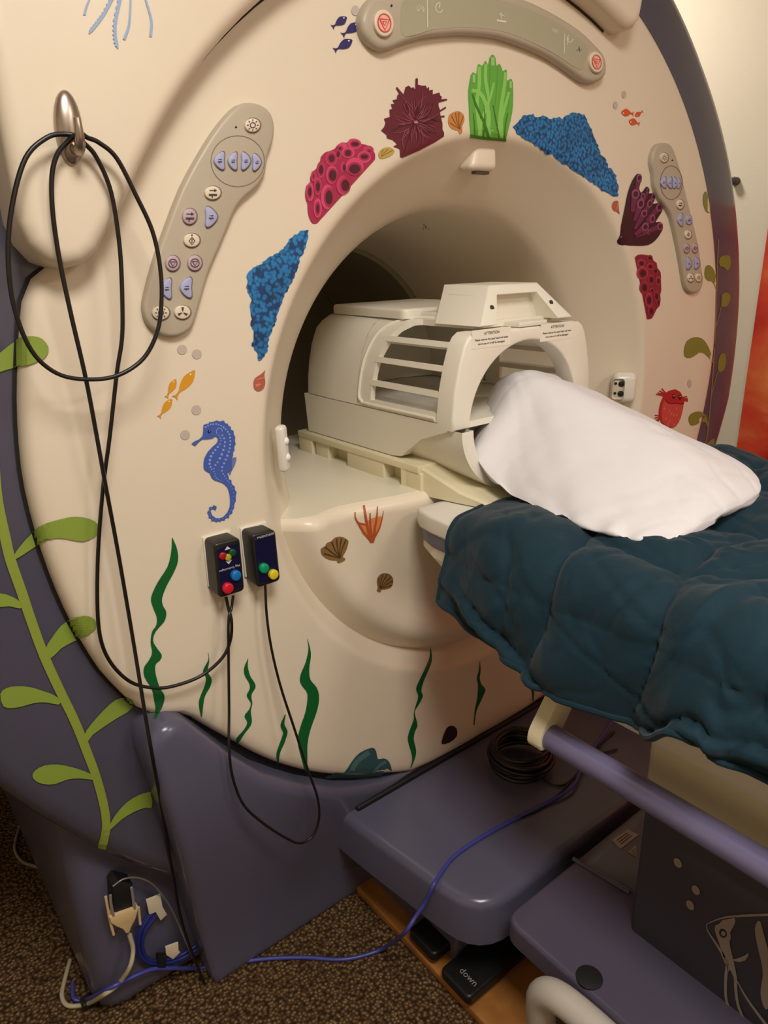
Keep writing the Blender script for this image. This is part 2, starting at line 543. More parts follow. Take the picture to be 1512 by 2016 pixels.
ys = [(-0.034, 0.235, 0.960, 0.972), (-0.037, 0.245, 0.955, 0.979), (-0.045, 0.255, 0.951, 0.984), (-0.06, 0.264, 0.950, 0.986), (-0.1, 0.272, 0.950, 0.986), (-0.2, 0.279, 0.950, 0.986), (YE, 0.279, 0.950, 0.986)]
obj('deck', loft_y([(y, rsec(hw, a, b, 0.0059)) for y, hw, a, b in ys]), WHITEP, table)
ys = [(-0.040, 0.240, 0.925, 0.950), (-0.05, 0.252, 0.922, 0.952), (-0.1, 0.268, 0.921, 0.953), (-0.2, 0.276, 0.921, 0.953), (YE, 0.276, 0.921, 0.953)]
obj('side_stripe', loft_y([(y, rsec(hw, a, b, 0.004)) for y, hw, a, b in ys]), PURPLE2, table)
def bodysec(hw, hb, zb):
    r = [(hw, 0.924), (-hw, 0.924), (-hw, 0.90), (-hb - 0.004, zb + 0.02), (-hb + 0.006, zb), (hb - 0.006, zb), (hb + 0.004, zb + 0.02), (hw, 0.90)]
    return r
ys = [(-0.043, 0.238, 0.19, 0.845), (-0.1, 0.264, 0.21, 0.83), (-0.2, 0.274, 0.235, 0.80), (-0.34, 0.276, 0.26, 0.765), (-0.40, 0.276, 0.272, 0.757), (YE, 0.276, 0.272, 0.757)]
obj('table_body', loft_y([(y, bodysec(a, b, c)) for y, a, b, c in ys]), CREAM2, table, angle=30)
obj('under_tray', box((-0.235, YE, 0.60), (0.235, -0.565, 0.765), 0.012), IVORY, table)
obj('side_rail', tube([(-0.307, -0.425, 0.698), (-0.307, -1.2, 0.698), (-0.307, YE, 0.698)], 0.0215, 20), mat('lilac_rail', (124, 118, 154), 0.3, metal=0.3), table)
br = bmesh.new()
pts = rpoly([(-0.332, 0, 0.676), (-0.336, 0, 0.705), (-0.262, 0, 0.80), (-0.225, 0, 0.80), (-0.232, 0, 0.758), (-0.288, 0, 0.680)], [0.016, 0.016, 0, 0, 0, 0.012], 4)
br = rprism([(p.x, p.z) for p in pts], lambda a, b, h: (a, -0.408 - h, b), 0.026, 0.003, 2)
obj('rail_bracket', br, IVORY, table)

DARKP = mat('charcoal_column', (62, 58, 66), 0.5, var=0.08, vscale=6)
obj('lift_column', box((-0.205, -1.55, 0.28), (0.205, -0.552, 0.615), 0.012), DARKP, table)
pl = rpoly([(-0.36, -0.395), (0.36, -0.395), (0.36, -1.7), (-0.36, -1.7)], 0.035)
basec = obj('base_cover', rprism([(p.x, p.y) for p in [Vector((q[0], q[1], 0)) for q in pl]], lambda a, b, h: (a, b, 0.265 + h), 0.045, 0.01, 4), mat('slate_base_gloss', (84, 78, 96), 0.16, var=0.06), table)
obj('base_skirt', box((-0.29, -1.6, 0.03), (0.29, -0.45, 0.27), 0.02), DARKP, table)
r0 = at(1128, 1690, z=0.312); r1 = at(1240, 1757, z=0.312)
obj('base_ridge', tube([r0, r1], 0.004, 8), PURPLE2, table)
obj('cover_plug', disc(at(1160, 1925, z=0.31), (0, 0, 1), 0.022, 0.002, 0.0005, 24), BLACK, table)
LABELM = mat('pale_label', (176, 160, 148), 0.5)
for q in ([(1205, 1655), (1236, 1633), (1257, 1644), (1222, 1672)], [(1237, 1678), (1252, 1664), (1253, 1688)]):
    t3 = [at(a, b, z=0.3107) for a, b in q]
    lb = obj('rating_label', prism(t3, (0, 0, 1), 0.0008), LABELM, table, smooth=False)
    cx_ = sum((p for p in t3), Vector()) / len(t3)
    bm = bmesh.new()
    for k in range(3):
        f0 = 0.25 + 0.22 * k
        a_ = t3[0].lerp(t3[-1], f0); b_ = t3[1].lerp(t3[2], f0)
        a_, b_ = a_.lerp(b_, 0.15), a_.lerp(b_, 0.8); dd = (t3[-1] - t3[0]) * 0.035
        bm.faces.new([bm.verts.new(q_ + Vector((0, 0, 0.0012))) for q_ in (a_ - dd, b_ - dd, b_ + dd, a_ + dd)])
    obj('print_lines', bm, BLACK, lb, smooth=False)

# bent grey handle beside the table base
GREYT = mat('pale_grey_tube', (188, 180, 170), 0.4)
hp = [(-0.43, -1.1, 0.36), (-0.43, -0.72, 0.36), (-0.43, -0.62, 0.359), (-0.43, -0.57, 0.35), (-0.428, -0.543, 0.325), (-0.424, -0.536, 0.285), (-0.415, -0.538, 0.2), (-0.405, -0.54, 0.1), (-0.405, -0.54, 0.03)]
obj('push_handle', tube(crom(hp, 6), 0.024, 18), GREYT, table, label='pale grey bent tube handle')

# ---------------------------------------------------------------- floor board and pedals
WOOD = mat('varnished_plywood', (182, 124, 64), 0.35, rgb2=(146, 94, 44), vscale=14)
obj('plywood_board', box((-0.375, -1.5, 0.0), (0.45, 0.055, 0.022), 0.004), WOOD, label='orange varnished plywood board lying on the carpet under the table', cat='board')
def pedal(cx, cy, w, l, label, word=None):
    t = thing('foot_pedal', label, 'pedal', (cx, cy, 0.022), 'black foot pedals')
    o2 = rpoly([(cx - w / 2, cy - l / 2), (cx + w / 2, cy - l / 2), (cx + w / 2, cy + l / 2), (cx - w / 2, cy + l / 2)], 0.014)
    out = [(p[0], p[1]) for p in o2]
    obj('pedal_plate', rprism(out, lambda a, b, h: (a, b, 0.045 + h), 0.02, 0.006), mat('pedal_black', (24, 22, 24), 0.4), t)
    obj('pedal_foot', box((cx - w * 0.35, cy - l * 0.35, 0.022), (cx + w * 0.4, cy + l * 0.35, 0.046), 0.002), BLACK, t)
    return t
pc1 = at(918, 1916, z=0.065); pc2 = at(852, 1836, z=0.065)

# ---------------------------------------------------------------- head coil
COILM = mat('coil_white_plastic', (232, 226, 210), 0.42, var=0.02, vscale=6)
coil = thing('head_coil', 'white boxy MRI head coil with slatted side windows and a front arch', 'head coil', (0, 0.15, 1.05))
CZ = 1.135
# lower housing (side view y, z), across x
sv = [(0.425, 1.052), (0.10, 1.052), (0.07, 1.056), (0.045, 1.075), (0.0, 1.105), (-0.055, 1.125), (-0.075, 1.132), (-0.075, 1.1445), (0.425, 1.1445)]
rows = []
for x, g in ((-0.205, 0.0), (-0.20, -0.004), (0.20, -0.004), (0.205, 0.0)):
    rows.append([(x * (1 if z > 1.1 else 0.97), y, z) for y, z in sv])
bm = grid(rows, closed=True); bm.verts.ensure_lookup_table()
n = len(sv)
bm.faces.new([bm.verts[i] for i in range(n)]); bm.faces.new([bm.verts[3 * n + i] for i in range(n)][::-1])
obj('lower_housing', bm, COILM, coil, angle=25)
# lower half tube
rows = []
aa = [math.radians(180 + 180 * i / 32) for i in range(33)]
for y, ro in ((-0.108, 0), (-0.108, 1), (0.12, 1), (0.12, 0)):
    rows.append([((0.168 if not ro else 0.198) * math.cos(a), y, CZ + (0.132 if not ro else 0.15) * math.sin(a)) for a in aa])
rows.append(rows[0])
obj('half_tube', grid(rows), COILM, coil, angle=30)
# upper shell: rear body
def usec(sc, zt):
    return [(-0.205 * sc, 1.146), (-0.203 * sc, 1.18), (-0.197 * sc, 1.22), (-0.186 * sc, 1.26), (-0.170 * sc, 1.295), (-0.152 * sc, zt - 0.012), (-0.128 * sc, zt),
            (0.128 * sc, zt), (0.152 * sc, zt - 0.012), (0.170 * sc, 1.295), (0.186 * sc, 1.26), (0.197 * sc, 1.22), (0.203 * sc, 1.18), (0.205 * sc, 1.146)]
sec = usec(1.0, 1.326)
rb = [(0.21, 0.92, 1.312), (0.40, 0.90, 1.31), (0.425, 0.5, 1.30), (0.4255, 0.93, 1.315), (0.42, 0.96, 1.322), (0.40, 0.99, 1.326), (0.30, 1.0, 1.326), (0.21, 1.0, 1.326)]
body = grid([[(x, y, z) for x, z in usec(s, z_)] for y, s, z_ in rb])
body.verts.ensure_lookup_table()
body.faces.new([body.verts[2 * 14 + i] for i in range(14)])
obj('rear_body', body, COILM, coil, angle=30)
# window surround and slats on each side
def sidept(t, y, off=0.0):
    """t in 0..1 up the side curve (left), y along the coil"""
    L = [Vector((x, 0, z)) for x, z in sec[:7]] + [Vector((-0.05, 0, 1.326)), Vector((0.0, 0, 1.326))]
    d = [0]
    for a, b in zip(L, L[1:]): d.append(d[-1] + (b - a).length)
    s = t * d[-1]
    for i in range(len(L) - 1):
        if s <= d[i + 1] + 1e-9:
            f = (s - d[i]) / (d[i + 1] - d[i]); p = L[i].lerp(L[i + 1], f); tg = (L[i + 1] - L[i]).normalized()
            nrm = Vector((-tg.z, 0, tg.x))
            p = p + nrm * off
            return Vector((p.x, y, p.z))
    return Vector((L[-1].x, y, L[-1].z))
ZT = {}
def t_of_z(z):
    lo, hi = 0.0, 0.62
    for _ in range(30):
        m_ = (lo + hi) / 2
        if sidept(m_, 0).z < z: lo = m_
        else: hi = m_
    return lo
def yback(t):                     # rear edge of the window, leaning forward towards the top
    f = t / 0.66
    return 0.165 - 0.02 * f - 0.10 * max(0, f - 0.35) ** 1.6
YA, YS = -0.05, 0.2095
for sgn in (1, -1):
    bm = bmesh.new()
    NTt, NY = 26, 20
    rows = []
    for layer in (0.0, -0.012):
        g = []
        for i in range(NTt + 1):
            t = i / NTt
            # the surround is a band behind and around the opening
            row = []
            for j in range(NY + 1):
                row.append((t, j / NY))
            g.append(row)
    # opening between t0 and t1; build bottom sill, top strip and rear band separately as shells
    t0, t1 = 0.05, 0.66
    def patch(ts, yfun0, yfun1, o1=0.0, o2=-0.012, ny=8):
        A = []
        for t in ts:
            A.append([(t, yfun0(t) + (yfun1(t) - yfun0(t)) * j / ny) for j in range(ny + 1)])
        def P(q, off):
            p = sidept(q[0], q[1], off)
            return (p.x * sgn, p.y, p.z)
        # outer and inner skins plus rim
        out = [[bm.verts.new(P(q, o1)) for q in r] for r in A]
        inn = [[bm.verts.new(P(q, o2)) for q in r] for r in A]
        R, Cc = len(A), ny + 1
        for i in range(R - 1):
            for j in range(Cc - 1):
                bm.faces.new((out[i][j], out[i][j + 1], out[i + 1][j + 1], out[i + 1][j]))
                bm.faces.new((inn[i][j], inn[i + 1][j], inn[i + 1][j + 1], inn[i][j + 1]))
        for i in range(R - 1):
            bm.faces.new((out[i][0], out[i + 1][0], inn[i + 1][0], inn[i][0]))
            bm.faces.new((out[i][-1], inn[i][-1], inn[i + 1][-1], out[i + 1][-1]))
        for j in range(Cc - 1):
            bm.faces.new((out[0][j], inn[0][j], inn[0][j + 1], out[0][j + 1]))
            bm.faces.new((out[-1][j], out[-1][j + 1], inn[-1][j + 1], inn[-1][j]))
    lin_ = lambda a, b, n_: [a + (b - a) * i / n_ for i in range(n_ + 1)]
    patch(lin_(0.0, t0, 3), lambda t: YA, lambda t: YS)
    patch(lin_(t1, 1.0, 10), lambda t: YA, lambda t: YS)
    patch(lin_(t0, t1, 22), lambda t: yback(t), lambda t: YS)
    obj('window_surround', bm, COILM, coil, angle=30)
    # proud flange around the opening
    fl = []
    for i in range(13): fl.append((t0 + (t1 - t0) * i / 12, None))
    for z in (1.199, 1.247, 1.289):
        t = t_of_z(z)
        hb = 0.017
        bm = bmesh.new()
        A = []
        for dt, off in ((-hb, 0.001), (hb, 0.001), (hb, -0.014), (-hb, -0.014)):
            A.append([(lambda p: (p.x * sgn, p.y, p.z))(sidept(t + dt, y, off)) for y in lin_(YA - 0.01, yback(t) + 0.008, 6)])
        A.append(A[0])
        grid(A, bm)
        bmesh.ops.remove_doubles(bm, verts=bm.verts, dist=1e-5)
        obj('window_slat', bm, COILM, coil, angle=30)
# recessed groove frame line round the window (a thin lip)
for sgn in (1, -1):
    path = [sidept(0.02, -0.04, 0.001), sidept(0.02, 0.17, 0.001), sidept(0.03, 0.193, 0.001), sidept(0.08, 0.203, 0.001), sidept(0.3, 0.196, 0.001), sidept(0.5, 0.172, 0.001), sidept(0.64, 0.12, 0.001), sidept(0.72, 0.06, 0.001), sidept(0.74, -0.03, 0.001)]
    path = [Vector((p.x * sgn, p.y, p.z)) for p in path]
    obj('window_lip', tube(crom(path, 6), 0.0035, 8), COILM, coil)
# front arch
ol = [(-0.168, CZ), (-0.205, CZ), (-0.207, 1.16), (-0.201, 1.21), (-0.19, 1.255), (-0.178, 1.29), (-0.168, 1.304), (-0.155, 1.312), (0.155, 1.312), (0.168, 1.304), (0.178, 1.29), (0.19, 1.255), (0.201, 1.21), (0.207, 1.16), (0.205, CZ), (0.168, CZ)]
inner = [(0.160 * math.cos(math.radians(a)), CZ + 0.152 * math.sin(math.radians(a))) for a in range(0, 181, 6)]
poly2 = [(x, z) for x, z in ol[1:-1]] + inner
bm = rprism(poly2, lambda a, b, h: (a, -0.048 - h, b), 0.044, 0.005, 3)
arch = obj('front_arch', bm, COILM, coil, angle=40)
# carrying handle on top
U_ = [(-0.135, 1.322), (-0.07, 1.392), (0.07, 1.392), (0.135, 1.322), (0.09, 1.322), (0.058, 1.374), (-0.058, 1.374), (-0.09, 1.322)]
bm = rprism(U_, lambda a, b, h: (a, 0.035 - h + (b - 1.322) * 0.62, b), 0.125, 0.003, 3)
handle = obj('carry_handle', bm, COILM, coil, angle=30)
obj('handle_grip', box((-0.088, -0.035, 1.3235), (0.088, 0.05, 1.376), 0.004), COILM, handle)
for hx in (-0.0865, 0.0865):
    zz = 1.352
    obj('bolt_hole', disc((hx, 0.035 - 0.125 + (zz - 1.322) * 0.62 + 0.001, zz), (0, -1, 0.35), 0.0055, 0.0015, 0, 14), mat('dark_hole', (52, 46, 40), 0.6), handle)
obj('catch_plate', box((-0.03, -0.092, 1.313), (0.052, -0.04, 1.3225), 0.002), COILM, coil)
# lids on top of the rear body
obj('rear_lid', rprism([(p[0], p[1]) for p in rpoly([(-0.142, 0.12), (0.142, 0.12), (0.13, 0.405), (-0.13, 0.405)], 0.02)], lambda a, b, h: (a, b, 1.3262 + h), 0.02, 0.006, 3), COILM, coil)
obj('front_lid', rprism([(p[0], p[1]) for p in rpoly([(-0.10, -0.0), (0.10, -0.0), (0.10, 0.125), (-0.10, 0.125)], 0.01)], lambda a, b, h: (a, b, 1.3262 + h), 0.013, 0.004, 3), COILM, coil)

# ---------------------------------------------------------------- ivory coil cradle
cradle = thing('coil_cradle', 'yellowed ivory cradle tray under the head coil with side pockets', 'cradle', (0, 0.2, 0.987))
obj('top_plate', box((-0.213, 0.0, 1.034), (0.213, 0.455, 1.05), 0.003), IVORY, cradle)
obj('inner_wall', box((-0.18, 0.0, 0.99), (0.18, 0.45, 1.036), 0.0), IVORY, cradle)
for a, b, w, z0 in ((0.395, 0.455, 0.211, 0.9885), (0.385, 0.33, 0.207, 0.989), (0.115, 0.25, 0.211, 0.989), (-0.005, 0.05, 0.211, 0.9885)):
    for s in (1, -1):
        lo = (min(s * w, s * 0.175), min(a, b), z0); hi = (max(s * w, s * 0.175), max(a, b), 1.036)
        obj('side_block', box(lo, hi, 0.003), IVORY, cradle)
obj('slide_strip', box((-0.2, -0.01, 0.9865), (0.2, 0.40, 0.9945), 0.001), mat('dull_strip', (150, 138, 110), 0.5), cradle)
rp_ = [(-0.213, 0.055, 1.05), (-0.205, 0.0, 1.047), (-0.185, -0.09, 1.012), (-0.165, -0.16, 0.996)]
rows = [[(-0.213, 0.06, 0.9885)] , ]
wed = []
for x, y, z in rp_:
    wed.append([(x, y, 0.9885), (x, y, z - 0.004), (x + 0.006, y, z), (-x - 0.006, y, z), (-x, y, z - 0.004), (-x, y, 0.9885)])
bm = grid(wed, closed=True); bm.verts.ensure_lookup_table()
bm.faces.new([bm.verts[i] for i in range(6)]); bm.faces.new([bm.verts[18 + i] for i in range(6)][::-1])
obj('front_ramp', bm, IVORY, cradle, angle=20)

# ---------------------------------------------------------------- quilted blanket
BLANK = mat('teal_quilt_fabric', (13, 45, 58), 0.8, spec=0.25, var=0.12, vscale=5, bump=0.35, bscale=22, sheen=0.1)
HEM = [(853, 1183), (884, 1203), (1027, 1312), (1062, 1343), (1115, 1374), (1195, 1414), (1240, 1437), (1284, 1448), (1311, 1441), (1338, 1425), (1365, 1430), (1395, 1450), (1413, 1481), (1431, 1494), (1462, 1508), (1512, 1541)]
hemt = sorted([(at(a, b, x=-0.335).y, at(a, b, x=-0.335).z) for a, b in HEM])
hemt = [(-1.3, 0.79), (-1.1, 0.83), (-0.95, hemt[0][1] + 0.01)] + hemt
SEAMS_Y = [-0.12, -0.41, -0.585, -0.735, -0.92, -1.1, -1.3]
def puff(v, seams):
    for a, b in zip(seams, seams[1:]):
        lo, hi = min(a, b), max(a, b)
        if lo <= v <= hi:
            f = (v - lo) / (hi - lo)
            return (1 - abs(2 * f - 1) ** 3.2)
    return 0.0
SEAMS_S = [0.0, 0.022, 0.29, 0.50, 0.70, 0.90]
def blanket():
    rows = []
    ny, ns = 230, 150
    for j in range(ny + 1):
        fy = j / ny
        row = []
        for i in range(ns + 1):
            s = 0.86 * (i / ns) ** 1.05
            f = s / 0.86
            y = -0.182 + 0.055 * sstep(0, 0.35, s) - 0.05 * sstep(0.3, 1.1, s) - fy * 1.15
            zh = lerp_tab(hemt, min(y, -0.18))
            # arc length: up the side, over the edge, across the top
            zt = 1.0 + 0.015 * sstep(0.5, 0.8, s)
            H = zt - zh; R = 0.06; side = max(H - R, 0.01)
            arc = R * math.pi / 2
            if s < side:
                q = s / side
                p = Vector((-0.305 - 0.036 * (1 - q) - 0.006 * math.sin(q * math.pi), y, zh + s)); n = Vector((-1, 0, 0.2))
            elif s < side + arc:
                a = (s - side) / R
                p = Vector((-0.305 + R * (1 - math.cos(a)), y, zt - R + R * math.sin(a))); n = Vector((-math.cos(a), 0, math.sin(a)))
            else:
                p = Vector((-0.305 + R + (s - side - arc), y, zt)); n = Vector((0, 0, 1))
            n.normalize()
            sk_ = s + 0.03 * math.sin(y * 9)
            yk = y + 0.05 * (s - 0.2) + 0.02 * math.sin(s * 14)
            pf = puff(yk, SEAMS_Y) * puff(sk_, SEAMS_S); h = 0.027 * math.sqrt(max(pf, 0))
            h += 0.004 * (1 - pf) * noise.noise(Vector((y * 34, s * 30, 2.5)))
            # folds that run diagonally over the drape
            d = (y * 0.8 + s * 0.55)
            h += 0.010 * noise.noise(Vector((d * 11, (s - y) * 3.2, 1.7))) + 0.012 * (0.5 - abs(noise.noise(Vector((d * 9, (s - y) * 2.6, 5.1)))) ** 0.7)
            h += 0.004 * noise.noise(Vector((y * 24, s * 20, 9.3)))
            cr = noise.noise(Vector((d * 5.5, (s - y) * 2.0, 8.8))); h -= 0.006 * math.exp(-(cr / 0.05) ** 2)
            cr = noise.noise(Vector(((y * 0.5 - s) * 9, (s + y) * 3.0, 4.8))); h -= 0.004 * math.exp(-(cr / 0.05) ** 2)
            cr = noise.noise(Vector((y * 13, s * 11, 12.8))); h -= 0.0025 * math.exp(-(cr / 0.06) ** 2)
            if s > 0.34: h += 0.02 * max(0, noise.noise(Vector((s * 16, y * 5, 3.3))))
            h *= sstep(0.0, 0.16, fy * 1.15) * 0.85 + 0.15
            # flare of the hem
            fl = 0.028 * noise.noise(Vector((y * 7.5, 0.3, 2.2))) * (1 - sstep(0, 0.16, s))
            ro = max(0, 1 - fy * 1.15 / 0.035)
            row.append(p + n * (h - 0.011 * ro * ro) + Vector((fl, 0, 0)))
        rows.append(row)
    return rows
brows = blanket()
blk = thing('quilted_blanket', 'dark teal quilted blanket draped over the patient table', 'blanket', (0, -0.6, 0.99))
bo = obj('quilt', grid(brows), BLANK, blk, angle=180)
so = bo.modifiers.new('thickness', 'SOLIDIFY'); so.thickness = 0.006; so.offset = -1
edge = [r[0] for r in brows][::-1] + brows[0][1:]
obj('hem_piping', tube([Vector(p) for p in edge[::2]], 0.0055, 8), BLANK, blk)

# ---------------------------------------------------------------- pillow
PILM = mat('white_pillowcase', (222, 218, 220), 0.8, bump=0.12, bscale=18)
SEC = [  # y, left edge x z, ridge x z, right edge x z, underside z
    (0.046, 0.01, 1.10, 0.03, 1.13, 0.05, 1.115, 1.09), (0.035, -0.02, 1.09, 0.03, 1.17, 0.085, 1.14, 1.07), (0.005, -0.05, 1.085, 0.025, 1.197, 0.115, 1.165, 1.05), (-0.06, -0.112, 1.098, 0.005, 1.217, 0.137, 1.185, 1.04),
    (-0.10, -0.146, 1.085, 0.0, 1.213, 0.15, 1.175, 1.034), (-0.14, -0.143, 1.05, 0.01, 1.203, 0.165, 1.165, 1.025), (-0.20, -0.148, 1.032, 0.02, 1.185, 0.185, 1.14, 1.02), (-0.30, -0.167, 1.03, 0.05, 1.15, 0.2, 1.105, 1.018),
    (-0.40, -0.182, 1.03, 0.05, 1.115, 0.208, 1.08, 1.018), (-0.455, -0.18, 1.03, 0.04, 1.09, 0.2, 1.066, 1.02), (-0.495, -0.168, 1.03, 0.01, 1.072, 0.165, 1.056, 1.022), (-0.517, -0.135, 1.033, 0.0, 1.055, 0.12, 1.047, 1.028), (-0.524, -0.04, 1.038, 0.0, 1.045, 0.05, 1.042, 1.036)]
def pillow():
    cols = [crom([(a[0], a[i], a[i + 1]) for a in SEC], 7) for i in (1, 3, 5)]
    zbs = crom([(a[0], a[7], 0) for a in SEC], 7)
    rows = []
    for L, A, R, B in zip(cols[0], cols[1], cols[2], zbs):
        y = L.x; zb = B.y
        l, a_, r = Vector((L.y, L.z)), Vector((A.y, A.z)), Vector((R.y, R.z))
        th = (a_.y - zb)
        ctl = [l, l.lerp(a_, 0.5) + Vector((-0.06, 0.10)) * th * sstep(-0.1, -0.3, y), a_, a_.lerp(r, 0.55) + Vector((0, 0.06)) * th, r, Vector((r.x + 0.06 * th, (r.y + zb) / 2)), Vector((r.x - 0.01, zb)), Vector((0, zb)), Vector((l.x + 0.02, max(zb, l.y - 0.03))), Vector((l.x + 0.004, l.y - 0.008))]
        ring_ = crom([(p.x, p.y, 0) for p in ctl], 11, True)
        n = len(ring_)
        row = []
        for i, p in enumerate(ring_):
            q = ring_[(i + 1) % n] - ring_[i - 1]
            nr = Vector((-q.y, 0, q.x)); nr = nr.normalized() if nr.length else Vector((0, 0, 1))
            v = Vector((p.x, y, p.y))
            w = Vector((v.x * 0.6 + v.y * 0.8, v.x * 0.8 - v.y * 0.6, v.z))
            c1 = noise.noise(Vector((w.x * 5, w.y * 17, 2.2))); c2 = noise.noise(Vector((w.x * 19, w.y * 7, 6.2)))
            d = 0.003 * noise.noise(Vector((w.x * 5, w.y * 16, w.z * 7))) - 0.0028 * math.exp(-(c1 / 0.07) ** 2) - 0.002 * math.exp(-(c2 / 0.06) ** 2)
            near = max(0, 1 - (v.x - l.x) / 0.05)
            d += 0.007 * near * noise.noise(Vector((y * 30, v.x * 25, 7.7))) * sstep(-0.08, -0.2, y)
            row.append(v + nr * d * min(1, th / 0.03) + Vector((0, 0, 0.006 * near * noise.noise(Vector((y * 24, 3.0, 1.0))) * sstep(-0.1, -0.2, y))))
        rows.append(row)
    n = len(rows[0])
    bm = grid(rows, closed=True); bm.verts.ensure_lookup_table()
    bm.faces.new([bm.verts[i] for i in range(n)]); k = len(rows)
    bm.faces.new([bm.verts[(k - 1) * n + i] for i in range(n)][::-1])
    return bm
obj('pillow', pillow(), PILM, label='white pillow pushed into the head coil on the teal blanket', cat='pillow', angle=180)

# ================================================================ stickers, controls, cables
def worldpolys(objs):
    V, F = [], []
    for o in objs:
        b = len(V)
        V += [v.co.copy() for v in o.data.vertices]
        F += [[b + i for i in p.vertices] for p in o.data.polygons]
    return BVHTree.FromPolygons(V, F)
BV = worldpolys([face, belly, ring, crown, skirt, plinth, platform, seal])

def hit(px, py, lift, bvh=None):
    w = ray(px, py).normalized()
    p, n, i, d = (bvh or BV).ray_cast(CAM, w)
    if p is None:
        return at(px, py, y=-0.001)
    if n.dot(w) > 0: n = -n
    return p + n * lift

def Z(x0, y0, s, pts):
    return [(x0 + p[0] / s, y0 + p[1] / s) + tuple(p[2:]) for p in pts]

def ell(cx, cy, rx, ry, rot=0.0, n=18):
    c, s = math.cos(math.radians(rot)), math.sin(math.radians(rot))
    return [(cx + rx * math.cos(2 * math.pi * i / n) * c - ry * math.sin(2 * math.pi * i / n) * s, cy + rx * math.cos(2 * math.pi * i / n) * s + ry * math.sin(2 * math.pi * i / n) * c) for i in range(n)]

def smo(pts, n=3, closed=True):
    return [(p.x, p.y) for p in crom([(a, b, 0) for a, b in pts], n, closed)]

def strip(path, w0, w1=None, n=4, wm=None):
    """ribbon polygon along a pixel path, width w0 -> (wm) -> w1"""
    if w1 is None: w1 = w0
    p = [Vector((q.x, q.y)) for q in crom([(a, b, 0) for a, b in path], n)]
    L, R = [], []
    for i, q in enumerate(p):
        t = p[min(i + 1, len(p) - 1)] - p[max(i - 1, 0)]
        t.normalize()
        nn = Vector((-t.y, t.x)); f = i / (len(p) - 1)
        w = (w0 + (w1 - w0) * f) if wm is None else (w0 + (wm - w0) * f * 2 if f < 0.5 else wm + (w1 - wm) * (f * 2 - 1))
        L.append(q + nn * w / 2); R.append(q - nn * w / 2)
    return [(a.x, a.y) for a in L + R[::-1]]

def lr(left, right, n=4):
    a = crom([(x, y, 0) for x, y in left], n); b = crom([(x, y, 0) for x, y in right], n)
    return [(p.x, p.y) for p in a + b[::-1]]

def rough(pts, amp, step, seed=1):
    rnd = random.Random(seed); out = []
    k = len(pts)
    for i in range(k):
        a, b = Vector(pts[i]), Vector(pts[(i + 1) % k])
        n = max(1, int((b - a).length / step)); t = (b - a).normalized() if (b - a).length else Vector((1, 0))
        nn = Vector((-t.y, t.x))
        for j in range(n):
            q = a + (b - a) * (j / n) + nn * amp * (rnd.random() - 0.5) * 2
            out.append((q.x, q.y))
    return out

def cdt(pts, cell):
    P = [Vector(p) for p in pts]
    inner = []
    x0, x1 = min(p.x for p in P), max(p.x for p in P); y0, y1 = min(p.y for p in P), max(p.y for p in P)
    if (x1 - x0) > cell * 1.5 or (y1 - y0) > cell * 1.5:
        x = x0 + cell / 2
        while x < x1:
            y = y0 + cell / 2
            while y < y1:
                if inpoly((x, y), P): inner.append(Vector((x, y)))
                y += cell
            x += cell
    r = delaunay_2d_cdt(P + inner, [], [list(range(len(P)))], 1, 1e-4)
    vs = r[0]; fs = []
    for f in r[2]:
        c = (sum(vs[i].x for i in f) / len(f), sum(vs[i].y for i in f) / len(f))
        if inpoly(c, P): fs.append(f)
    return vs, fs

def decal_mesh(layers, bvh=None, cell=9.0, surf=None):
    """layers: (pixel polygon, material, level); each layer lies a hair above the one below"""
    V, F, MI, mats = [], [], [], []
    for poly, m, lev in layers:
        if m not in mats: mats.append(m)
        vs, fs = cdt(poly, cell)
        b = len(V)
        lift = 0.0011 + 0.0004 * lev
        for v in vs:
            V.append(tuple(surf(v.x, v.y, lift) if surf else hit(v.x, v.y, lift, bvh)))
        for f in fs:
            F.append([b + i for i in f]); MI.append(mats.index(m))
    return (V, F, MI), mats

def sticker(name, layers, label, cat='sticker', group=None, parent=None, bvh=None, surf=None, cell=9.0):
    d, mats = decal_mesh(layers, bvh, cell, surf)
    return obj(name, d, mats, parent, label=label, cat=None if parent else cat, group=None if parent else group, smooth=False)

def ink(name, rgb, rough=0.45, **k):
    return mat('ink_' + name, rgb, rough, **k)

def text(word, origin, xd, yd, h, m, parent, name='lettering', center=True, bold=0.0):
    cu = bpy.data.curves.new('t', 'FONT'); cu.body = word; cu.size = h
    cu.align_x = 'CENTER' if center else 'LEFT'; cu.offset = bold; cu.resolution_u = 2
    o = bpy.data.objects.new('t', cu); COL.objects.link(o)
    dg = bpy.context.evaluated_depsgraph_get()
    me = bpy.data.meshes.new_from_object(o.evaluated_get(dg))
    bpy.data.objects.remove(o)
    xd = Vector(xd).normalized(); yd = Vector(yd); yd = (yd - xd * yd.dot(xd)).normalized(); zd = xd.cross(yd)
    M = Matrix(((xd.x, yd.x, zd.x, origin[0]), (xd.y, yd.y, zd.y, origin[1]), (xd.z, yd.z, zd.z, origin[2]), (0, 0, 0, 1)))
    vs = [tuple(M @ v.co) for v in me.vertices]; fs = [list(p.vertices) for p in me.polygons]
    return obj(name, (vs, fs), m, parent, smooth=False)

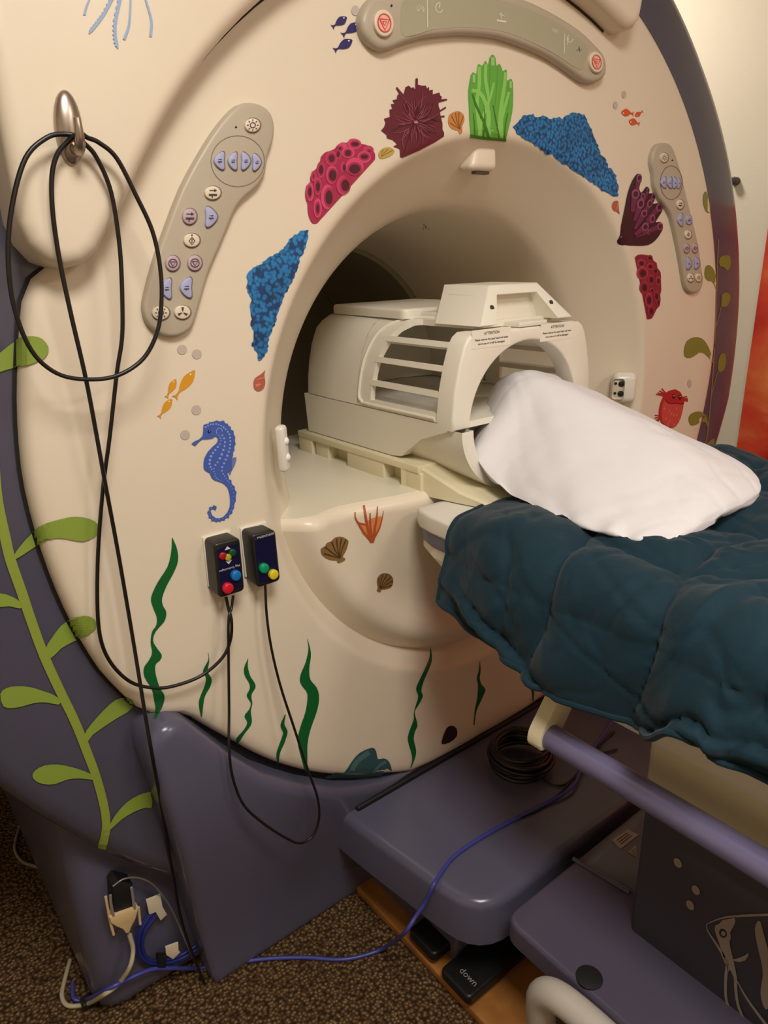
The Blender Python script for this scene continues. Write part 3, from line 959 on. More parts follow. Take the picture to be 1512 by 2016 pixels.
# ---------------------------------------------------------------- control panels on the face
INKD = ink('dark_symbol', (62, 58, 66))
INKR = ink('red_symbol', (206, 62, 58))
PALE = ink('pale_symbol', (226, 216, 200))
BTN_C = mat('button_cream', (222, 206, 182), 0.4)
BTN_P = mat('button_mauve', (186, 160, 168), 0.4)
BTN_B = mat('button_lilac', (166, 168, 206), 0.4)
BTN_PK = mat('button_pink', (236, 176, 160), 0.4)
WELL_SHADE = mat('button_well_shade', (118, 106, 92), 0.6)
PY = -0.013
def face_plate(name, px, depth, bev, m, y0=0.001, parent=scanner, seg=4):
    out = [(lambda q: (q.x, q.z))(at(a, b, y=y0 - depth)) for a, b in px]
    return obj(name, rprism(out, lambda a, b, h: (a, y0 - h, b), depth, bev, seg), m, parent, angle=50)
def flat(polys, y, m, name, parent):
    V, F = [], []
    for poly in polys:
        vs, fs = cdt(poly, 40)
        b = len(V)
        V += [tuple(at(v.x, v.y, y=y)) for v in vs]; F += [[b + i for i in f] for f in fs]
    return obj(name, (V, F), m, parent, smooth=False)
def grow(poly, f, d=(0, 0)):
    cx = sum(p[0] for p in poly) / len(poly); cy = sum(p[1] for p in poly) / len(poly)
    return [(cx + (p[0] - cx) * f + d[0], cy + (p[1] - cy) * f + d[1]) for p in poly]
def button(poly, m, panel, glyph, y=PY, raise_=0.004):
    flat([grow(poly, 1.13, (0.3, 0.5))], y - 0.0004, WELL_SHADE, 'button_well_shade', panel)  # flat darker patch, painted as shade in the recess round the button
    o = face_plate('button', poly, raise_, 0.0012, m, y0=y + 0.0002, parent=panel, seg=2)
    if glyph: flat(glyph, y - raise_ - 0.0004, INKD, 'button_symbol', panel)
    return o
def half(cx, cy, rx, ry, side):
    s = -1 if side == 'l' else 1
    return smo([(cx + s * rx, cy), (cx + s * rx * 0.45, cy - ry * 0.62), (cx - s * rx * 0.45, cy - ry), (cx - s * rx * 0.85, cy - ry * 0.75), (cx - s * rx * 0.75, cy), (cx - s * rx * 0.85, cy + ry * 0.75), (cx - s * rx * 0.45, cy + ry), (cx + s * rx * 0.45, cy + ry * 0.62)], 2)
def g_sun(cx, cy, s):
    out = [strip(ell(cx, cy, s * .38, s * .38, 0, 9) + [ell(cx, cy, s * .38, s * .38, 0, 9)[0]], s * .13, n=1)]
    for k in range(8):
        a = k * math.pi / 4; out.append(strip([(cx + s * .58 * math.cos(a), cy + s * .58 * math.sin(a)), (cx + s * .85 * math.cos(a), cy + s * .85 * math.sin(a))], s * .13, n=1))
    return out
def g_table(cx, cy, s):
    return [strip([(cx - s * .6, cy + s * .3), (cx + s * .6, cy + s * .3)], s * .3, n=1), strip([(cx - s * .1, cy + s * .3), (cx - s * .1, cy + s * .75)], s * .16, n=1),
            strip([(cx - s * .5, cy - s * .35), (cx + s * .3, cy - s * .35)], s * .13, n=1), [(cx + s * .2, cy - s * .6), (cx + s * .2, cy - s * .1), (cx + s * .6, cy - s * .35)]]
def g_tri(cx, cy, s):
    c = ell(cx, cy, s * .6, s * .6, 0, 12)
    return [strip(c + [c[0]], s * .13, n=1), strip([(cx - s * .38, cy - s * .22), (cx + s * .38, cy - s * .22), (cx, cy + s * .42), (cx - s * .38, cy - s * .22)], s * .12, n=1)]
def g_dia(cx, cy, s):
    return [strip([(cx, cy - s * .45), (cx + s * .42, cy + .1 * s), (cx, cy + s * .65), (cx - s * .42, cy + .1 * s), (cx, cy - s * .45)], s * .13, n=1), strip([(cx, cy - s * .2), (cx, cy + s * .4)], s * .13, n=1), ell(cx, cy - s * .75, s * .13, s * .13, 0, 7)]
def g_fan(cx, cy, s):
    out = []
    for k in range(3):
        a = math.radians(-90 + 120 * k)
        out.append(strip([(cx + s * .12 * math.cos(a), cy + s * .12 * math.sin(a)), (cx + s * .75 * math.cos(a), cy + s * .75 * math.sin(a))], s * .12, s * .4, n=2))
    return out
def side_panel(outline, dial, btns, halves, dialh, dot):
    p = face_plate('control_panel', smo(outline, 2), 0.014, 0.006, TAUPE)
    flat([strip(ell(*dial, 0, 28) + [ell(*dial, 0, 28)[0]], 1.6, n=1)], PY - 0.0003, WELL_SHADE, 'dial_groove', p)
    flat([ell(dot[0], dot[1], dot[2], dot[2], 0, 10)], PY - 0.0003, BLACK, 'indicator', p)
    for cx, cy, rx, ry, m, g in btns:
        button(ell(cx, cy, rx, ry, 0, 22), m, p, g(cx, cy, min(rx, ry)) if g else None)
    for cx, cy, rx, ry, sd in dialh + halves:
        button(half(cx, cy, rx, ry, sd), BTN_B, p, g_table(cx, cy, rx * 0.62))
    return p
s1 = 2.6875
OL = Z(0, 0, s1, [(1325, 540), (1390, 555), (1440, 600), (1458, 680), (1445, 760), (1420, 830), (1410, 910), (1370, 985), (1300, 1045), (1255, 1100), (1220, 1180), (1170, 1300), (1110, 1440), (1075, 1560), (1040, 1680), (1010, 1745), (940, 1782), (860, 1775), (790, 1720), (762, 1640), (775, 1550), (820, 1380), (880, 1210), (960, 1000), (1050, 830), (1130, 700), (1200, 610), (1260, 555)])
def zb(x0, y0, s, L): return [(x0 + a[0] / s, y0 + a[1] / s, a[2] / s, a[3] / s) + tuple(a[4:]) for a in L]
side_panel(OL, (1258 / s1, 853 / s1, 142 / s1, 135 / s1), zb(0, 0, s1, [(1338, 662, 40, 37, BTN_C, g_sun), (1127, 1020, 42, 36, BTN_C, g_table), (1005, 1145, 37, 42, BTN_P, g_table), (1016, 1271, 42, 36, BTN_C, g_dia), (915, 1393, 37, 41, BTN_P, g_tri), (1032, 1391, 37, 41, BTN_P, g_tri), (852, 1655, 45, 37, BTN_C, g_sun), (967, 1652, 42, 36, BTN_C, g_fan)]),
           zb(0, 0, s1, [(1118, 1148, 34, 55, 'r'), (883, 1527, 30, 55, 'l'), (988, 1522, 34, 55, 'l')]), zb(0, 0, s1, [(1164, 850, 30, 48, 'l'), (1234, 852, 26, 48, 'l'), (1302, 852, 26, 48, 'r'), (1360, 858, 24, 46, 'r')]), (1249 / s1, 673 / s1, 2.2))
s3 = 2.953
OR_ = Z(1000, 0, s3, [(920, 828), (955, 845), (980, 900), (1010, 1000), (1040, 1130), (1075, 1270), (1110, 1420), (1130, 1560), (1138, 1640), (1120, 1690), (1085, 1705), (1050, 1690), (1032, 1640), (1015, 1530), (990, 1400), (960, 1270), (930, 1210), (885, 1150), (860, 1080), (855, 1010), (842, 950), (848, 890), (875, 840)])
side_panel(OR_, (1000 + 950 / s3, 1062 / s3, 64 / s3, 98 / s3), zb(1000, 0, s3, [(911, 916, 21, 28, BTN_C, g_sun), (1004, 1188, 19, 28, BTN_C, g_table), (1055, 1278, 15, 27, BTN_B, g_table), (1050, 1363, 18, 25, BTN_C, g_dia), (1041, 1444, 15, 27, BTN_P, g_tri), (1089, 1443, 15, 27, BTN_P, g_tri), (1065, 1615, 17, 25, BTN_C, g_fan), (1111, 1614, 17, 25, BTN_C, g_sun)]),
           zb(1000, 0, s3, [(1005, 1278, 15, 38, 'l'), (1055, 1532, 15, 35, 'r'), (1102, 1530, 15, 35, 'r')]), zb(1000, 0, s3, [(907, 1060, 15, 34, 'l'), (943, 1062, 13, 34, 'l'), (975, 1062, 14, 34, 'r'), (998, 1065, 9, 32, 'r')]), (1000 + 956 / s3, 932 / s3, 1.6))
# top display panel
OT = [(735, -6), (722, 12), (715, 30), (714, 45), (718, 64), (730, 82), (745, 94), (760, 98), (776, 94), (797, 85), (838, 73), (893, 67), (930, 67), (986, 73), (1044, 93), (1085, 112), (1125, 139), (1149, 157), (1166, 163), (1183, 159), (1195, 146), (1196, 125), (1190, 105), (1169, 81), (1142, 56), (1102, 30), (1068, 12), (1034, -3), (985, -17), (930, -27), (870, -32), (810, -28), (765, -18)]
tp = face_plate('display_panel', smo(OT, 2), 0.02, 0.009, TAUPE)
GL = [(793, 4), (790, 40), (792, 68), (812, 70), (850, 59), (900, 54), (940, 55), (990, 62), (1040, 80), (1090, 105), (1142, 138), (1152, 120), (1158, 96), (1130, 68), (1095, 44), (1050, 22), (1000, 4), (940, -8), (870, -12), (820, -6)]
flat([smo(GL, 3)], -0.0194, mat('display_glass', (170, 164, 140), 0.12), 'display_window', tp)
for cx, cy, rx, ry in ((757, 45, 19, 27), (1175, 122, 13, 21)):
    b = face_plate('stop_button', ell(cx, cy, rx, ry, -8, 26), 0.006, 0.002, BTN_C, y0=-0.0188, parent=tp)
    flat([ell(cx, cy, rx * .72, ry * .72, -8, 22)], -0.0252, BTN_PK, 'button_face', b)
    c = ell(cx, cy, rx * .66, ry * .66, -8, 22)
    flat([strip(c + [c[0]], rx * .12, n=1), strip([(cx - rx * .5, cy - ry * .3), (cx + rx * .5, cy - ry * .22), (cx + rx * .06, cy + ry * .55), (cx - rx * .5, cy - ry * .3)], rx * .13, n=1),
          strip([(cx - rx * .2, cy - ry * .12), (cx + rx * .22, cy - ry * .08), (cx + rx * .03, cy + ry * .22), (cx - rx * .2, cy - ry * .12)], rx * .1, n=1)], -0.0256, INKR, 'stop_symbol', b)
flat([ell(771, 11, 2, 2.6)], -0.0197, BLACK, 'indicator', tp)
c1 = ell(865, 15, 7, 10, 0, 14)
glyphs = [strip([(841, -4), (842, 54)], 1.4, n=1), strip(c1[1:12], 1.6, n=1), strip([(865, 15), (866, 7)], 1.6, n=1), strip([(823, 22), (821, 16), (825, 9), (828, 16), (823, 22)], 1.0, n=1), strip([(834, 23), (831, 17), (830, 10), (834, 15), (835, 23)], 1.0, n=1),
          strip([(978, 40), (997, 43)], 3.4, n=1), strip([(982, 27), (994, 32)], 1.4, n=1), strip([(986, 24), (987, 37)], 1.2, n=1), strip([(1112, 66), (1111, 105)], 1.2, n=1),
          strip(ell(1122, 76, 6, 7, 0, 10)[:8], 1.4, n=1), strip([(1117, 88), (1119, 74)], 1.4, n=1)]
flat(glyphs, -0.0198, PALE, 'display_symbol', tp)
flat([strip([(1135, 99), (1138, 99), (1140, 91), (1142, 102), (1145, 97)], 1.2, n=1)], -0.0199, INKD, 'display_symbol', tp)
o0 = at(1093, 64, y=-0.0199)
text('mm', o0, at(1100, 67, y=-0.0199) - o0, (0, 0, 1), 0.012, PALE, tp)

# ---------------------------------------------------------------- ports round the bore
PORTM = mat('port_white', (226, 220, 208), 0.28)
def rb_port(px, py, y, w, h, d, rot, name='headphone_port'):
    c = at(px, py, y=y)
    bm = box((-w / 2, -d, -h / 2), (w / 2, d * 0.2, h / 2), min(w, h) * 0.28, 5)
    bm.transform(Matrix.Translation(c) @ Matrix.Rotation(rot, 4, 'Z'))
    return c, obj(name, bm, PORTM, scanner, angle=60)
c, pr_ = rb_port(1226, 761, 0.03, 0.062, 0.078, 0.035, math.radians(-50))
Mr = Matrix.Translation(c) @ Matrix.Rotation(math.radians(-50), 4, 'Z')
def onport(bm, nm, m, par):
    bm.transform(Mr); obj(nm, bm, m, par)
onport(box((-0.03, -0.0365, -0.026), (0.0, -0.034, 0.026), 0.008), 'socket_recess', mat('socket_cream', (206, 196, 176), 0.4), pr_)
for zz in (-0.012, 0.013):
    onport(disc((-0.008, -0.036, zz), (0, -1, 0), 0.0075, 0.003, 0.001, 16), 'socket_hole', BLACK, pr_)
    onport(disc((-0.022, -0.036, zz + 0.001), (0, -1, 0), 0.0035, 0.002, 0, 12), 'socket_pin', BLACK, pr_)
# left port: clear bubble strip with two round caps
c = at(557, 883, y=0.028)
bm = box((-0.012, -0.008, -0.042), (0.012, 0.01, 0.042), 0.007, 4)
Ml = Matrix.Translation(c) @ Matrix.Rotation(math.radians(38), 4, 'Z') @ Matrix.Rotation(math.radians(-4), 4, 'Y')
bm.transform(Ml); plf = obj('cable_port', bm, PORTM, scanner, angle=60)
for zz in (0.014, -0.016):
    b2 = bmesh.new(); bmesh.ops.create_uvsphere(b2, u_segments=16, v_segments=10, radius=0.0085)
    b2.transform(Ml @ Matrix.Translation((0.0, -0.004, zz))); obj('port_cap', b2, mat('port_cap_white', (240, 236, 230), 0.3), plf)
# intercom at the top
bm = bmesh.new()
bm = box((-0.03, -0.022, -0.026), (0.03, 0.02, 0.026), 0.012, 4)
for v in bm.verts:
    v.co.x += -0.018 * sstep(0.02, -0.03, v.co.z) * (1 if v.co.x < 0 else 0.2); v.co.y += -0.006 * sstep(0.026, -0.026, v.co.z)
c = at(942, 310, y=0.046)
bm.transform(Matrix.Translation(c)); icm = obj('intercom', bm, CREAM, scanner, angle=60)
bm = box((-0.022, -0.016, -0.031), (0.016, -0.002, -0.025), 0.002); bm.transform(Matrix.Translation(c)); obj('intercom_slot', bm, mat('slot_brown', (96, 80, 62), 0.6), icm)
BF = worldpolys([face])
dots = []
for k in range(14):
    rnd = random.Random(k)
    dots.append((ell(838 + rnd.uniform(-8, 8), 446 + rnd.uniform(-6, 6), 0.9, 0.9, 0, 6), WELL_SHADE, 0))
sticker('speaker_holes', dots, None, parent=scanner, bvh=BF)

# ---------------------------------------------------------------- stickers on the face
# -- seaweed ribbons
WEED = ink('seaweed_green', (6, 92, 38))
s27 = lambda L: Z(240, 1200, 2.7, L)
b3 = lambda L: Z(630, 1250, 3.217, L)
GW = 'dark green seaweed stickers'
weeds = [
    ('tall wavy dark green seaweed sticker at far left, below the seahorse', [(338, 1058), (336.5, 1086), (329, 1116), (310, 1146), (297, 1176), (301, 1196), (308, 1214), (307, 1231), (299, 1243), (296, 1264), (299, 1284), (293, 1299), (283, 1314), (284, 1332), (298, 1356), (303, 1377), (306, 1398), (302, 1415)],
     [(339, 1058), (348, 1080), (350, 1104), (341, 1128), (328, 1152), (319, 1176), (320, 1191), (327, 1205), (323, 1223), (306, 1243), (301, 1261), (309, 1276), (318, 1289), (315, 1299), (306, 1308), (306, 1326), (314, 1353), (323, 1368), (321, 1386), (308, 1415)]),
    ('short dark green seaweed sticker crossed by the hanging black cable loop', s27([(456, 228), (458, 265), (435, 310), (430, 335), (445, 360), (440, 400), (412, 470), (408, 510), (420, 565)]), s27([(458, 228), (463, 270), (455, 320), (460, 340), (476, 370), (468, 410), (440, 460), (430, 520), (426, 567)])),
    ('thin zigzag dark green seaweed sticker just right of the left keypad cord', s27([(668, 260), (648, 310), (652, 350), (675, 390), (678, 420), (662, 455), (678, 485), (684, 500), (675, 530), (650, 565), (665, 600), (645, 640), (610, 680), (603, 718)]), s27([(670, 260), (668, 300), (680, 350), (705, 390), (708, 415), (690, 445), (688, 470), (692, 500), (684, 540), (690, 590), (680, 620), (650, 660), (612, 720)])),
    ('smallest dark green seaweed sticker touching the right keypad cord', s27([(866, 555), (842, 610), (850, 640), (855, 660), (830, 730), (820, 770), (827, 822)]), s27([(870, 557), (862, 605), (875, 635), (879, 655), (862, 710), (840, 760), (831, 824)])),
    ('broad tall dark green seaweed sticker right of the right keypad cord', s27([(984, 152), (990, 210), (975, 280), (950, 340), (945, 380), (960, 410), (985, 450), (975, 540), (945, 630), (933, 700), (950, 780), (975, 865)]), s27([(985, 152), (1000, 210), (1003, 250), (995, 310), (1000, 370), (1035, 415), (1047, 470), (1035, 540), (1000, 640), (985, 720), (985, 800), (982, 870)])),
    ('wavy dark green seaweed sticker right of the teal rock, under the bowl', b3([(697, 80), (690, 150), (650, 240), (612, 320), (608, 350), (620, 390), (600, 460), (592, 500), (590, 540), (560, 620), (555, 670), (575, 740), (582, 790), (570, 840)]), b3([(699, 80), (708, 140), (700, 190), (660, 280), (640, 350), (650, 385), (630, 430), (602, 475), (600, 505), (616, 570), (600, 610), (592, 660), (607, 730), (600, 780), (576, 840)])),
    ('slim dark green seaweed sticker with one bulge, left of the table rail bracket', b3([(1010, 165), (1005, 220), (992, 275), (1000, 320), (995, 400), (980, 470), (970, 570)]), b3([(1011, 165), (1016, 220), (1010, 270), (1020, 310), (1046, 345), (1030, 390), (990, 480), (976, 570)])),
    ('tiny dark green seaweed sticker peeking out below the blanket hem', b3([(1325, 245), (1335, 270), (1322, 310), (1340, 360), (1345, 420)]), b3([(1338, 245), (1340, 275), (1334, 310), (1354, 355), (1350, 420)])),
]
for lab, a, b in weeds: sticker('seaweed_sticker', [(lr(a, b, 3), WEED, 0)], lab, group=GW)

# -- small fish
WHT = ink('white', (236, 232, 226))
def fish(h, t, w, m, label, group):
    H, T = Vector(h), Vector(t); d = T - H; L = d.length; u = d / L; n = Vector((-u.y, u.x))
    P = lambda a, b: tuple(H + u * L * a + n * w * b)
    body = smo([P(0, 0), P(0.12, 0.28), P(0.32, 0.5), P(0.55, 0.38), P(0.74, 0.12), P(0.82, 0.06), P(0.82, -0.06), P(0.74, -0.12), P(0.55, -0.38), P(0.32, -0.5), P(0.12, -0.28)], 3)
    tail = [P(0.78, 0.06), P(0.9, 0.14), P(1.0, 0.36), P(0.96, 0.0), P(1.0, -0.36), P(0.9, -0.14), P(0.78, -0.06)]
    e = P(0.17, 0.12)
    sticker('fish_sticker', [(body, m, 0), (tail, m, 0), (ell(e[0], e[1], w * 0.09, w * 0.09, 0, 9), WHT, 1)], label, group=group)
NAVY, YEL, ORG = ink('navy', (46, 34, 96)), ink('amber', (214, 148, 30)), ink('orange_red', (214, 78, 36))
fish((682, 34), (653, 54), 17, NAVY, 'uppermost navy blue fish sticker left of the display panel', 'navy fish stickers')
fish((707, 46), (673, 70), 19, NAVY, 'middle navy blue fish sticker, nearest the display panel', 'navy fish stickers')
fish((693, 79), (657, 100), 19, NAVY, 'lowest navy blue fish sticker left of the display panel', 'navy fish stickers')
fish((383, 729), (343, 784), 20, YEL, 'largest amber fish sticker above the seahorse', 'amber fish stickers')
fish((346, 746), (327, 783), 14, YEL, 'small amber fish sticker left of the largest amber one', 'amber fish stickers')
fish((338, 785), (312, 822), 15, YEL, 'lowest amber fish sticker above left of the seahorse', 'amber fish stickers')
fish((1222.6, 220.5), (1247, 224), 15, ORG, 'upper left orange fish sticker below the display panel right end', 'orange fish stickers')
fish((1249.7, 228.6), (1265, 219), 9.5, ORG, 'smallest orange fish sticker, rightmost of the trio', 'orange fish stickers')
fish((1237.5, 237.7), (1259, 244), 14, ORG, 'lowest orange fish sticker of the trio near the right control panel', 'orange fish stickers')

# -- grey bubbles
BUB = ink('bubble_grey', (190, 178, 168), 0.3)
for x, y, rx, ry, lab in ((358, 688, 9.5, 9.5, 'left pale grey bubble sticker just under the left control panel'), (387, 697, 9.5, 9.5, 'right pale grey bubble sticker just under the left control panel'), (386, 807, 9.5, 9.5, 'pale grey bubble sticker right above the seahorse head'), (364, 856, 9.5, 9.5, 'pale grey bubble sticker at the seahorse snout'),
                          (699, 21, 8, 10, 'pale grey bubble sticker beside the navy fish'), (1228, 186, 4.5, 7.5, 'upper pale grey bubble sticker above the orange fish'), (1211, 207, 4.5, 7.5, 'lower pale grey bubble sticker above the orange fish'), (1357, 755, 4, 8, 'pale bubble sticker above the red puffer fish')):
    sticker('bubble_sticker', [(ell(x, y, rx, ry, 0, 20), BUB, 0)], lab, group='pale bubble stickers')

# -- seahorse
a3 = lambda L: Z(360, 810, 8.762, L)
SHB, SHD, SHL, SHF = ink('seahorse_blue', (66, 92, 172)), ink('seahorse_dark', (62, 60, 110)), ink('seahorse_light', (138, 160, 226)), ink('seahorse_fin', (112, 116, 176))
so_ = [(350, 230), (380, 218), (440, 205), (445, 180), (500, 178), (550, 165), (575, 148), (620, 170), (660, 165), (685, 150), (710, 170), (720, 200), (770, 210), (780, 245), (820, 260), (825, 310), (870, 335), (872, 390), (900, 445), (890, 495), (905, 560), (880, 605), (885, 670), (860, 700), (860, 760), (840, 800), (840, 1020), (755, 1055), (780, 1110), (790, 1170), (830, 1180), (835, 1240), (850, 1265), (890, 1290), (890, 1345), (922, 1390), (905, 1455), (908, 1540), (880, 1590), (880, 1660), (850, 1700), (850, 1750), (795, 1780), (790, 1830), (735, 1835), (710, 1880), (660, 1875), (640, 1900), (600, 1890), (575, 1908), (545, 1885), (490, 1890), (480, 1840), (440, 1835), (440, 1780), (415, 1750), (420, 1720), (450, 1700), (445, 1650), (480, 1640), (505, 1640), (520, 1612), (575, 1635), (575, 1665), (555, 1705), (520, 1680), (480, 1690), (475, 1720), (500, 1790), (560, 1835), (620, 1840), (690, 1815), (760, 1740), (800, 1650), (810, 1550), (800, 1430), (770, 1320), (710, 1250), (630, 1210), (540, 1185), (490, 1140), (460, 1060), (380, 1020), (352, 970), (350, 880), (370, 790), (420, 700), (500, 610), (570, 550), (600, 500), (590, 450), (560, 425), (500, 465), (400, 480), (330, 480), (280, 515), (205, 595), (140, 555), (200, 510), (270, 480), (330, 425), (345, 340), (345, 290)]
lay = [(a3([(840, 800), (915, 785), (920, 830), (890, 930), (840, 1020), (810, 1100), (780, 1060), (740, 900)]), SHF, 0), (a3(so_), SHB, 1)]
dl = [(385, 265, 17), (425, 240, 14), (470, 222, 15), (515, 218, 15), (565, 214, 16), (610, 226, 14), (652, 244, 14), (692, 272, 17), (728, 303, 16), (765, 347, 17), (792, 390, 17), (805, 447, 18), (810, 507, 18), (805, 570, 18), (797, 632, 18), (782, 692, 19), (757, 760, 22), (730, 827, 20), (702, 892, 19), (670, 955, 18), (665, 1020, 15), (685, 1073, 14), (710, 1110, 12), (738, 1153, 12), (763, 1190, 11), (787, 1222, 10), (672, 408, 16), (702, 460, 18), (716, 527, 19), (710, 595, 18), (690, 660, 21), (663, 737, 23), (630, 805, 22), (588, 872, 17), (552, 920, 17), (528, 980, 11), (612, 412, 11), (637, 456, 12), (650, 503, 12), (632, 560, 14), (593, 608, 20), (550, 660, 19), (512, 710, 21), (477, 770, 22), (457, 835, 23), (452, 900, 21), (467, 955, 18), (490, 995, 13), (530, 1030, 11), (545, 1068, 10), (545, 1110, 12), (570, 1147, 11), (603, 1168, 10), (640, 1190, 9), (680, 1200, 8)]
for x, y in [(823, 1285), (850, 1335), (866, 1395), (868, 1460), (863, 1545), (850, 1635), (825, 1700), (790, 1752), (735, 1805), (680, 1838), (620, 1860), (560, 1865), (505, 1850), (465, 1805), (450, 1755), (458, 1715), (480, 1665)]: dl.append((x, y, 8))
for x, y, r in dl: lay.append((a3(ell(x, y, r, r, 0, 8)), SHL, 2))
lay.append((a3(strip([(580, 385), (570, 330), (610, 285), (660, 300), (670, 345)], 12, n=2)), SHL, 2))
lay += [(a3(ell(445, 345, 28, 30)), BLACK, 2), (a3(ell(450, 335, 9, 9, 0, 8)), SHL, 3)]
sticker('seahorse_sticker', lay, 'blue seahorse sticker with rows of pale dots left of the bore')

# -- blue lumpy corals
def coral_mat(name, c1, c2, scale):
    m = mat(name, c1, 0.5, rgb2=c2, tex='voronoi', vscale=scale)
    return m
BLU = bpy.data.materials.new('ink_blue_coral'); BLU.use_nodes = True
nt = BLU.node_tree; bb = nt.nodes['Principled BSDF']; bb.inputs['Roughness'].default_value = 0.5
co = nt.nodes.new('ShaderNodeTexCoord'); vo = nt.nodes.new('ShaderNodeTexVoronoi'); vo.inputs['Scale'].default_value = 150
ns = nt.nodes.new('ShaderNodeTexNoise'); ns.inputs['Scale'].default_value = 14; ns.inputs['Detail'].default_value = 2
for q in (vo, ns): nt.links.new(co.outputs['Object'], q.inputs['Vector'])
r1 = nt.nodes.new('ShaderNodeValToRGB'); e = r1.color_ramp.elements
e[0].position = 0.1; e[0].color = (lin(22), lin(104), lin(166), 1); e[1].position = 0.7; e[1].color = (lin(12), lin(62), lin(112), 1)
k_ = e.new(0.3); k_.color = (lin(36), lin(136), lin(200), 1)
r2 = nt.nodes.new('ShaderNodeValToRGB'); r2.color_ramp.elements[0].position = 0.3; r2.color_ramp.elements[1].position = 0.62
r2.color_ramp.elements[0].color = (0.55, 0.6, 0.65, 1); r2.color_ramp.elements[1].color = (1, 1, 1, 1)
mx = nt.nodes.new('ShaderNodeMix'); mx.data_type = 'RGBA'; mx.blend_type = 'MULTIPLY'; mx.inputs[0].default_value = 1
nt.links.new(vo.outputs['Distance'], r1.inputs[0]); nt.links.new(ns.outputs['Fac'], r2.inputs[0])
nt.links.new(r1.outputs[0], mx.inputs[6]); nt.links.new(r2.outputs[0], mx.inputs[7]); nt.links.new(mx.outputs[2], bb.inputs['Base Color'])
bl = [(607, 452), (590, 455), (572, 468), (565, 480), (548, 498), (535, 503), (520, 512), (515, 520), (498, 528), (487, 538), (485, 560), (487, 575), (495, 590), (492, 600), (495, 620), (494, 640), (500, 655), (497, 670), (496, 680), (505, 695), (510, 712), (518, 705), (525, 690), (530, 665), (540, 640), (545, 620), (552, 600), (560, 580), (575, 555), (585, 530), (590, 510), (600, 490), (606, 470)]
sticker('coral_sticker', [(rough(bl, 1.8, 4, 3), BLU, 0)], 'bright blue knobbly coral sticker left of the bore', group='coral stickers')
a2 = lambda L: Z(1000, 200, 4.725, L)
blr = [(40, 235), (75, 200), (105, 165), (150, 125), (230, 115), (250, 150), (320, 135), (400, 160), (470, 145), (500, 165), (560, 120), (620, 97), (660, 110), (710, 120), (730, 170), (770, 240), (790, 330), (825, 390), (860, 490), (910, 540), (930, 610), (975, 640), (1000, 690), (1020, 800), (1022, 885), (980, 890), (940, 855), (870, 830), (800, 770), (680, 690), (560, 600), (480, 560), (410, 490), (360, 490), (290, 430), (180, 365), (75, 295)]
sticker('coral_sticker', [(rough(a2(blr), 1.6, 4, 5), BLU, 0)], 'bright blue knobbly coral sticker at the upper right of the bore', group='coral stickers')

# -- pink tube corals
def tube_coral(outline, tubes, cols, label, map_):
    base, rim, hole = cols
    lay = [(smo(map_(outline), 2), base, 0)]
    for i, (cx, cy, rx, ry, hx, hy, hrx, hry) in enumerate(tubes):
        lv = 1 + i * 0.12
        p = map_(ell(cx, cy, rx, ry, 0, 22)); lay.append((p, rim[i % len(rim)], lv))
        q = map_(ell(hx, hy, (rx * 0.4 + hrx * 0.6) * 1.08, (ry * 0.4 + hry * 0.6) * 1.08, 0, 18)); lay.append((q, base, lv + 0.4))
        lay.append((map_(ell(hx, hy, hrx, hry, 0, 16)), hole, lv + 0.8))
    sticker('coral_sticker', lay, label, group='coral stickers', cell=9)
a8 = lambda L: Z(600, 260, 10.08, L)
PK = (ink('pink_base', (164, 34, 74)), [ink('pink_rim', (206, 66, 110)), ink('pink_rim_deep', (190, 52, 94))], ink('pink_hole', (74, 16, 34)))
tube_coral([(240, 1810), (150, 1815), (80, 1700), (50, 1550), (45, 1420), (10, 1330), (0, 1200), (30, 1060), (95, 1000), (100, 900), (150, 790), (220, 730), (250, 640), (300, 570), (310, 500), (390, 410), (490, 375), (590, 330), (640, 260), (740, 205), (830, 215), (880, 150), (980, 130), (1060, 170), (1110, 235), (1230, 260), (1340, 350), (1390, 450), (1385, 545), (1385, 546), (1000, 970), (600, 1412), (241, 1809)],
           [(740, 300, 100, 90, 690, 330, 30, 25), (1250, 360, 110, 90, 1270, 380, 20, 15), (975, 240, 138, 105, 985, 240, 72, 40), (660, 440, 60, 100, 650, 440, 30, 60), (850, 415, 130, 108, 845, 420, 58, 58), (515, 520, 122, 150, 520, 525, 58, 74), (1165, 500, 137, 122, 1170, 490, 72, 42), (310, 760, 76, 160, 310, 750, 44, 92), (525, 850, 116, 182, 540, 860, 74, 108), (740, 700, 50, 110, 770, 710, 28, 66),
            (975, 690, 180, 180, 975, 735, 108, 92), (160, 880, 50, 110, 160, 880, 12, 40), (90, 1190, 76, 186, 85, 1190, 34, 88), (245, 1080, 76, 186, 245, 1085, 40, 94), (430, 1290, 128, 250, 465, 1300, 72, 140), (740, 1060, 130, 190, 790, 1060, 80, 110), (240, 1510, 84, 195, 240, 1520, 28, 88)], PK, 'pink tube coral sticker at the upper left of the bore', a8)
c18 = lambda L: Z(1180, 420, 3.877, L)
DK = (ink('crimson_base', (132, 32, 52)), [ink('crimson_rim', (172, 58, 80)), ink('crimson_rim_deep', (154, 46, 66))], ink('crimson_hole', (62, 14, 24)))
tb = [(315, 380, 32, 30), (380, 340, 24, 23), (383, 405, 27, 27), (423, 440, 23, 27), (445, 515, 21, 33), (390, 505, 29, 42), (325, 455, 44, 50), (338, 565, 36, 52), (395, 588, 18, 18), (430, 630, 23, 42), (445, 680, 14, 36), (390, 745, 26, 44), (372, 660, 30, 55)]
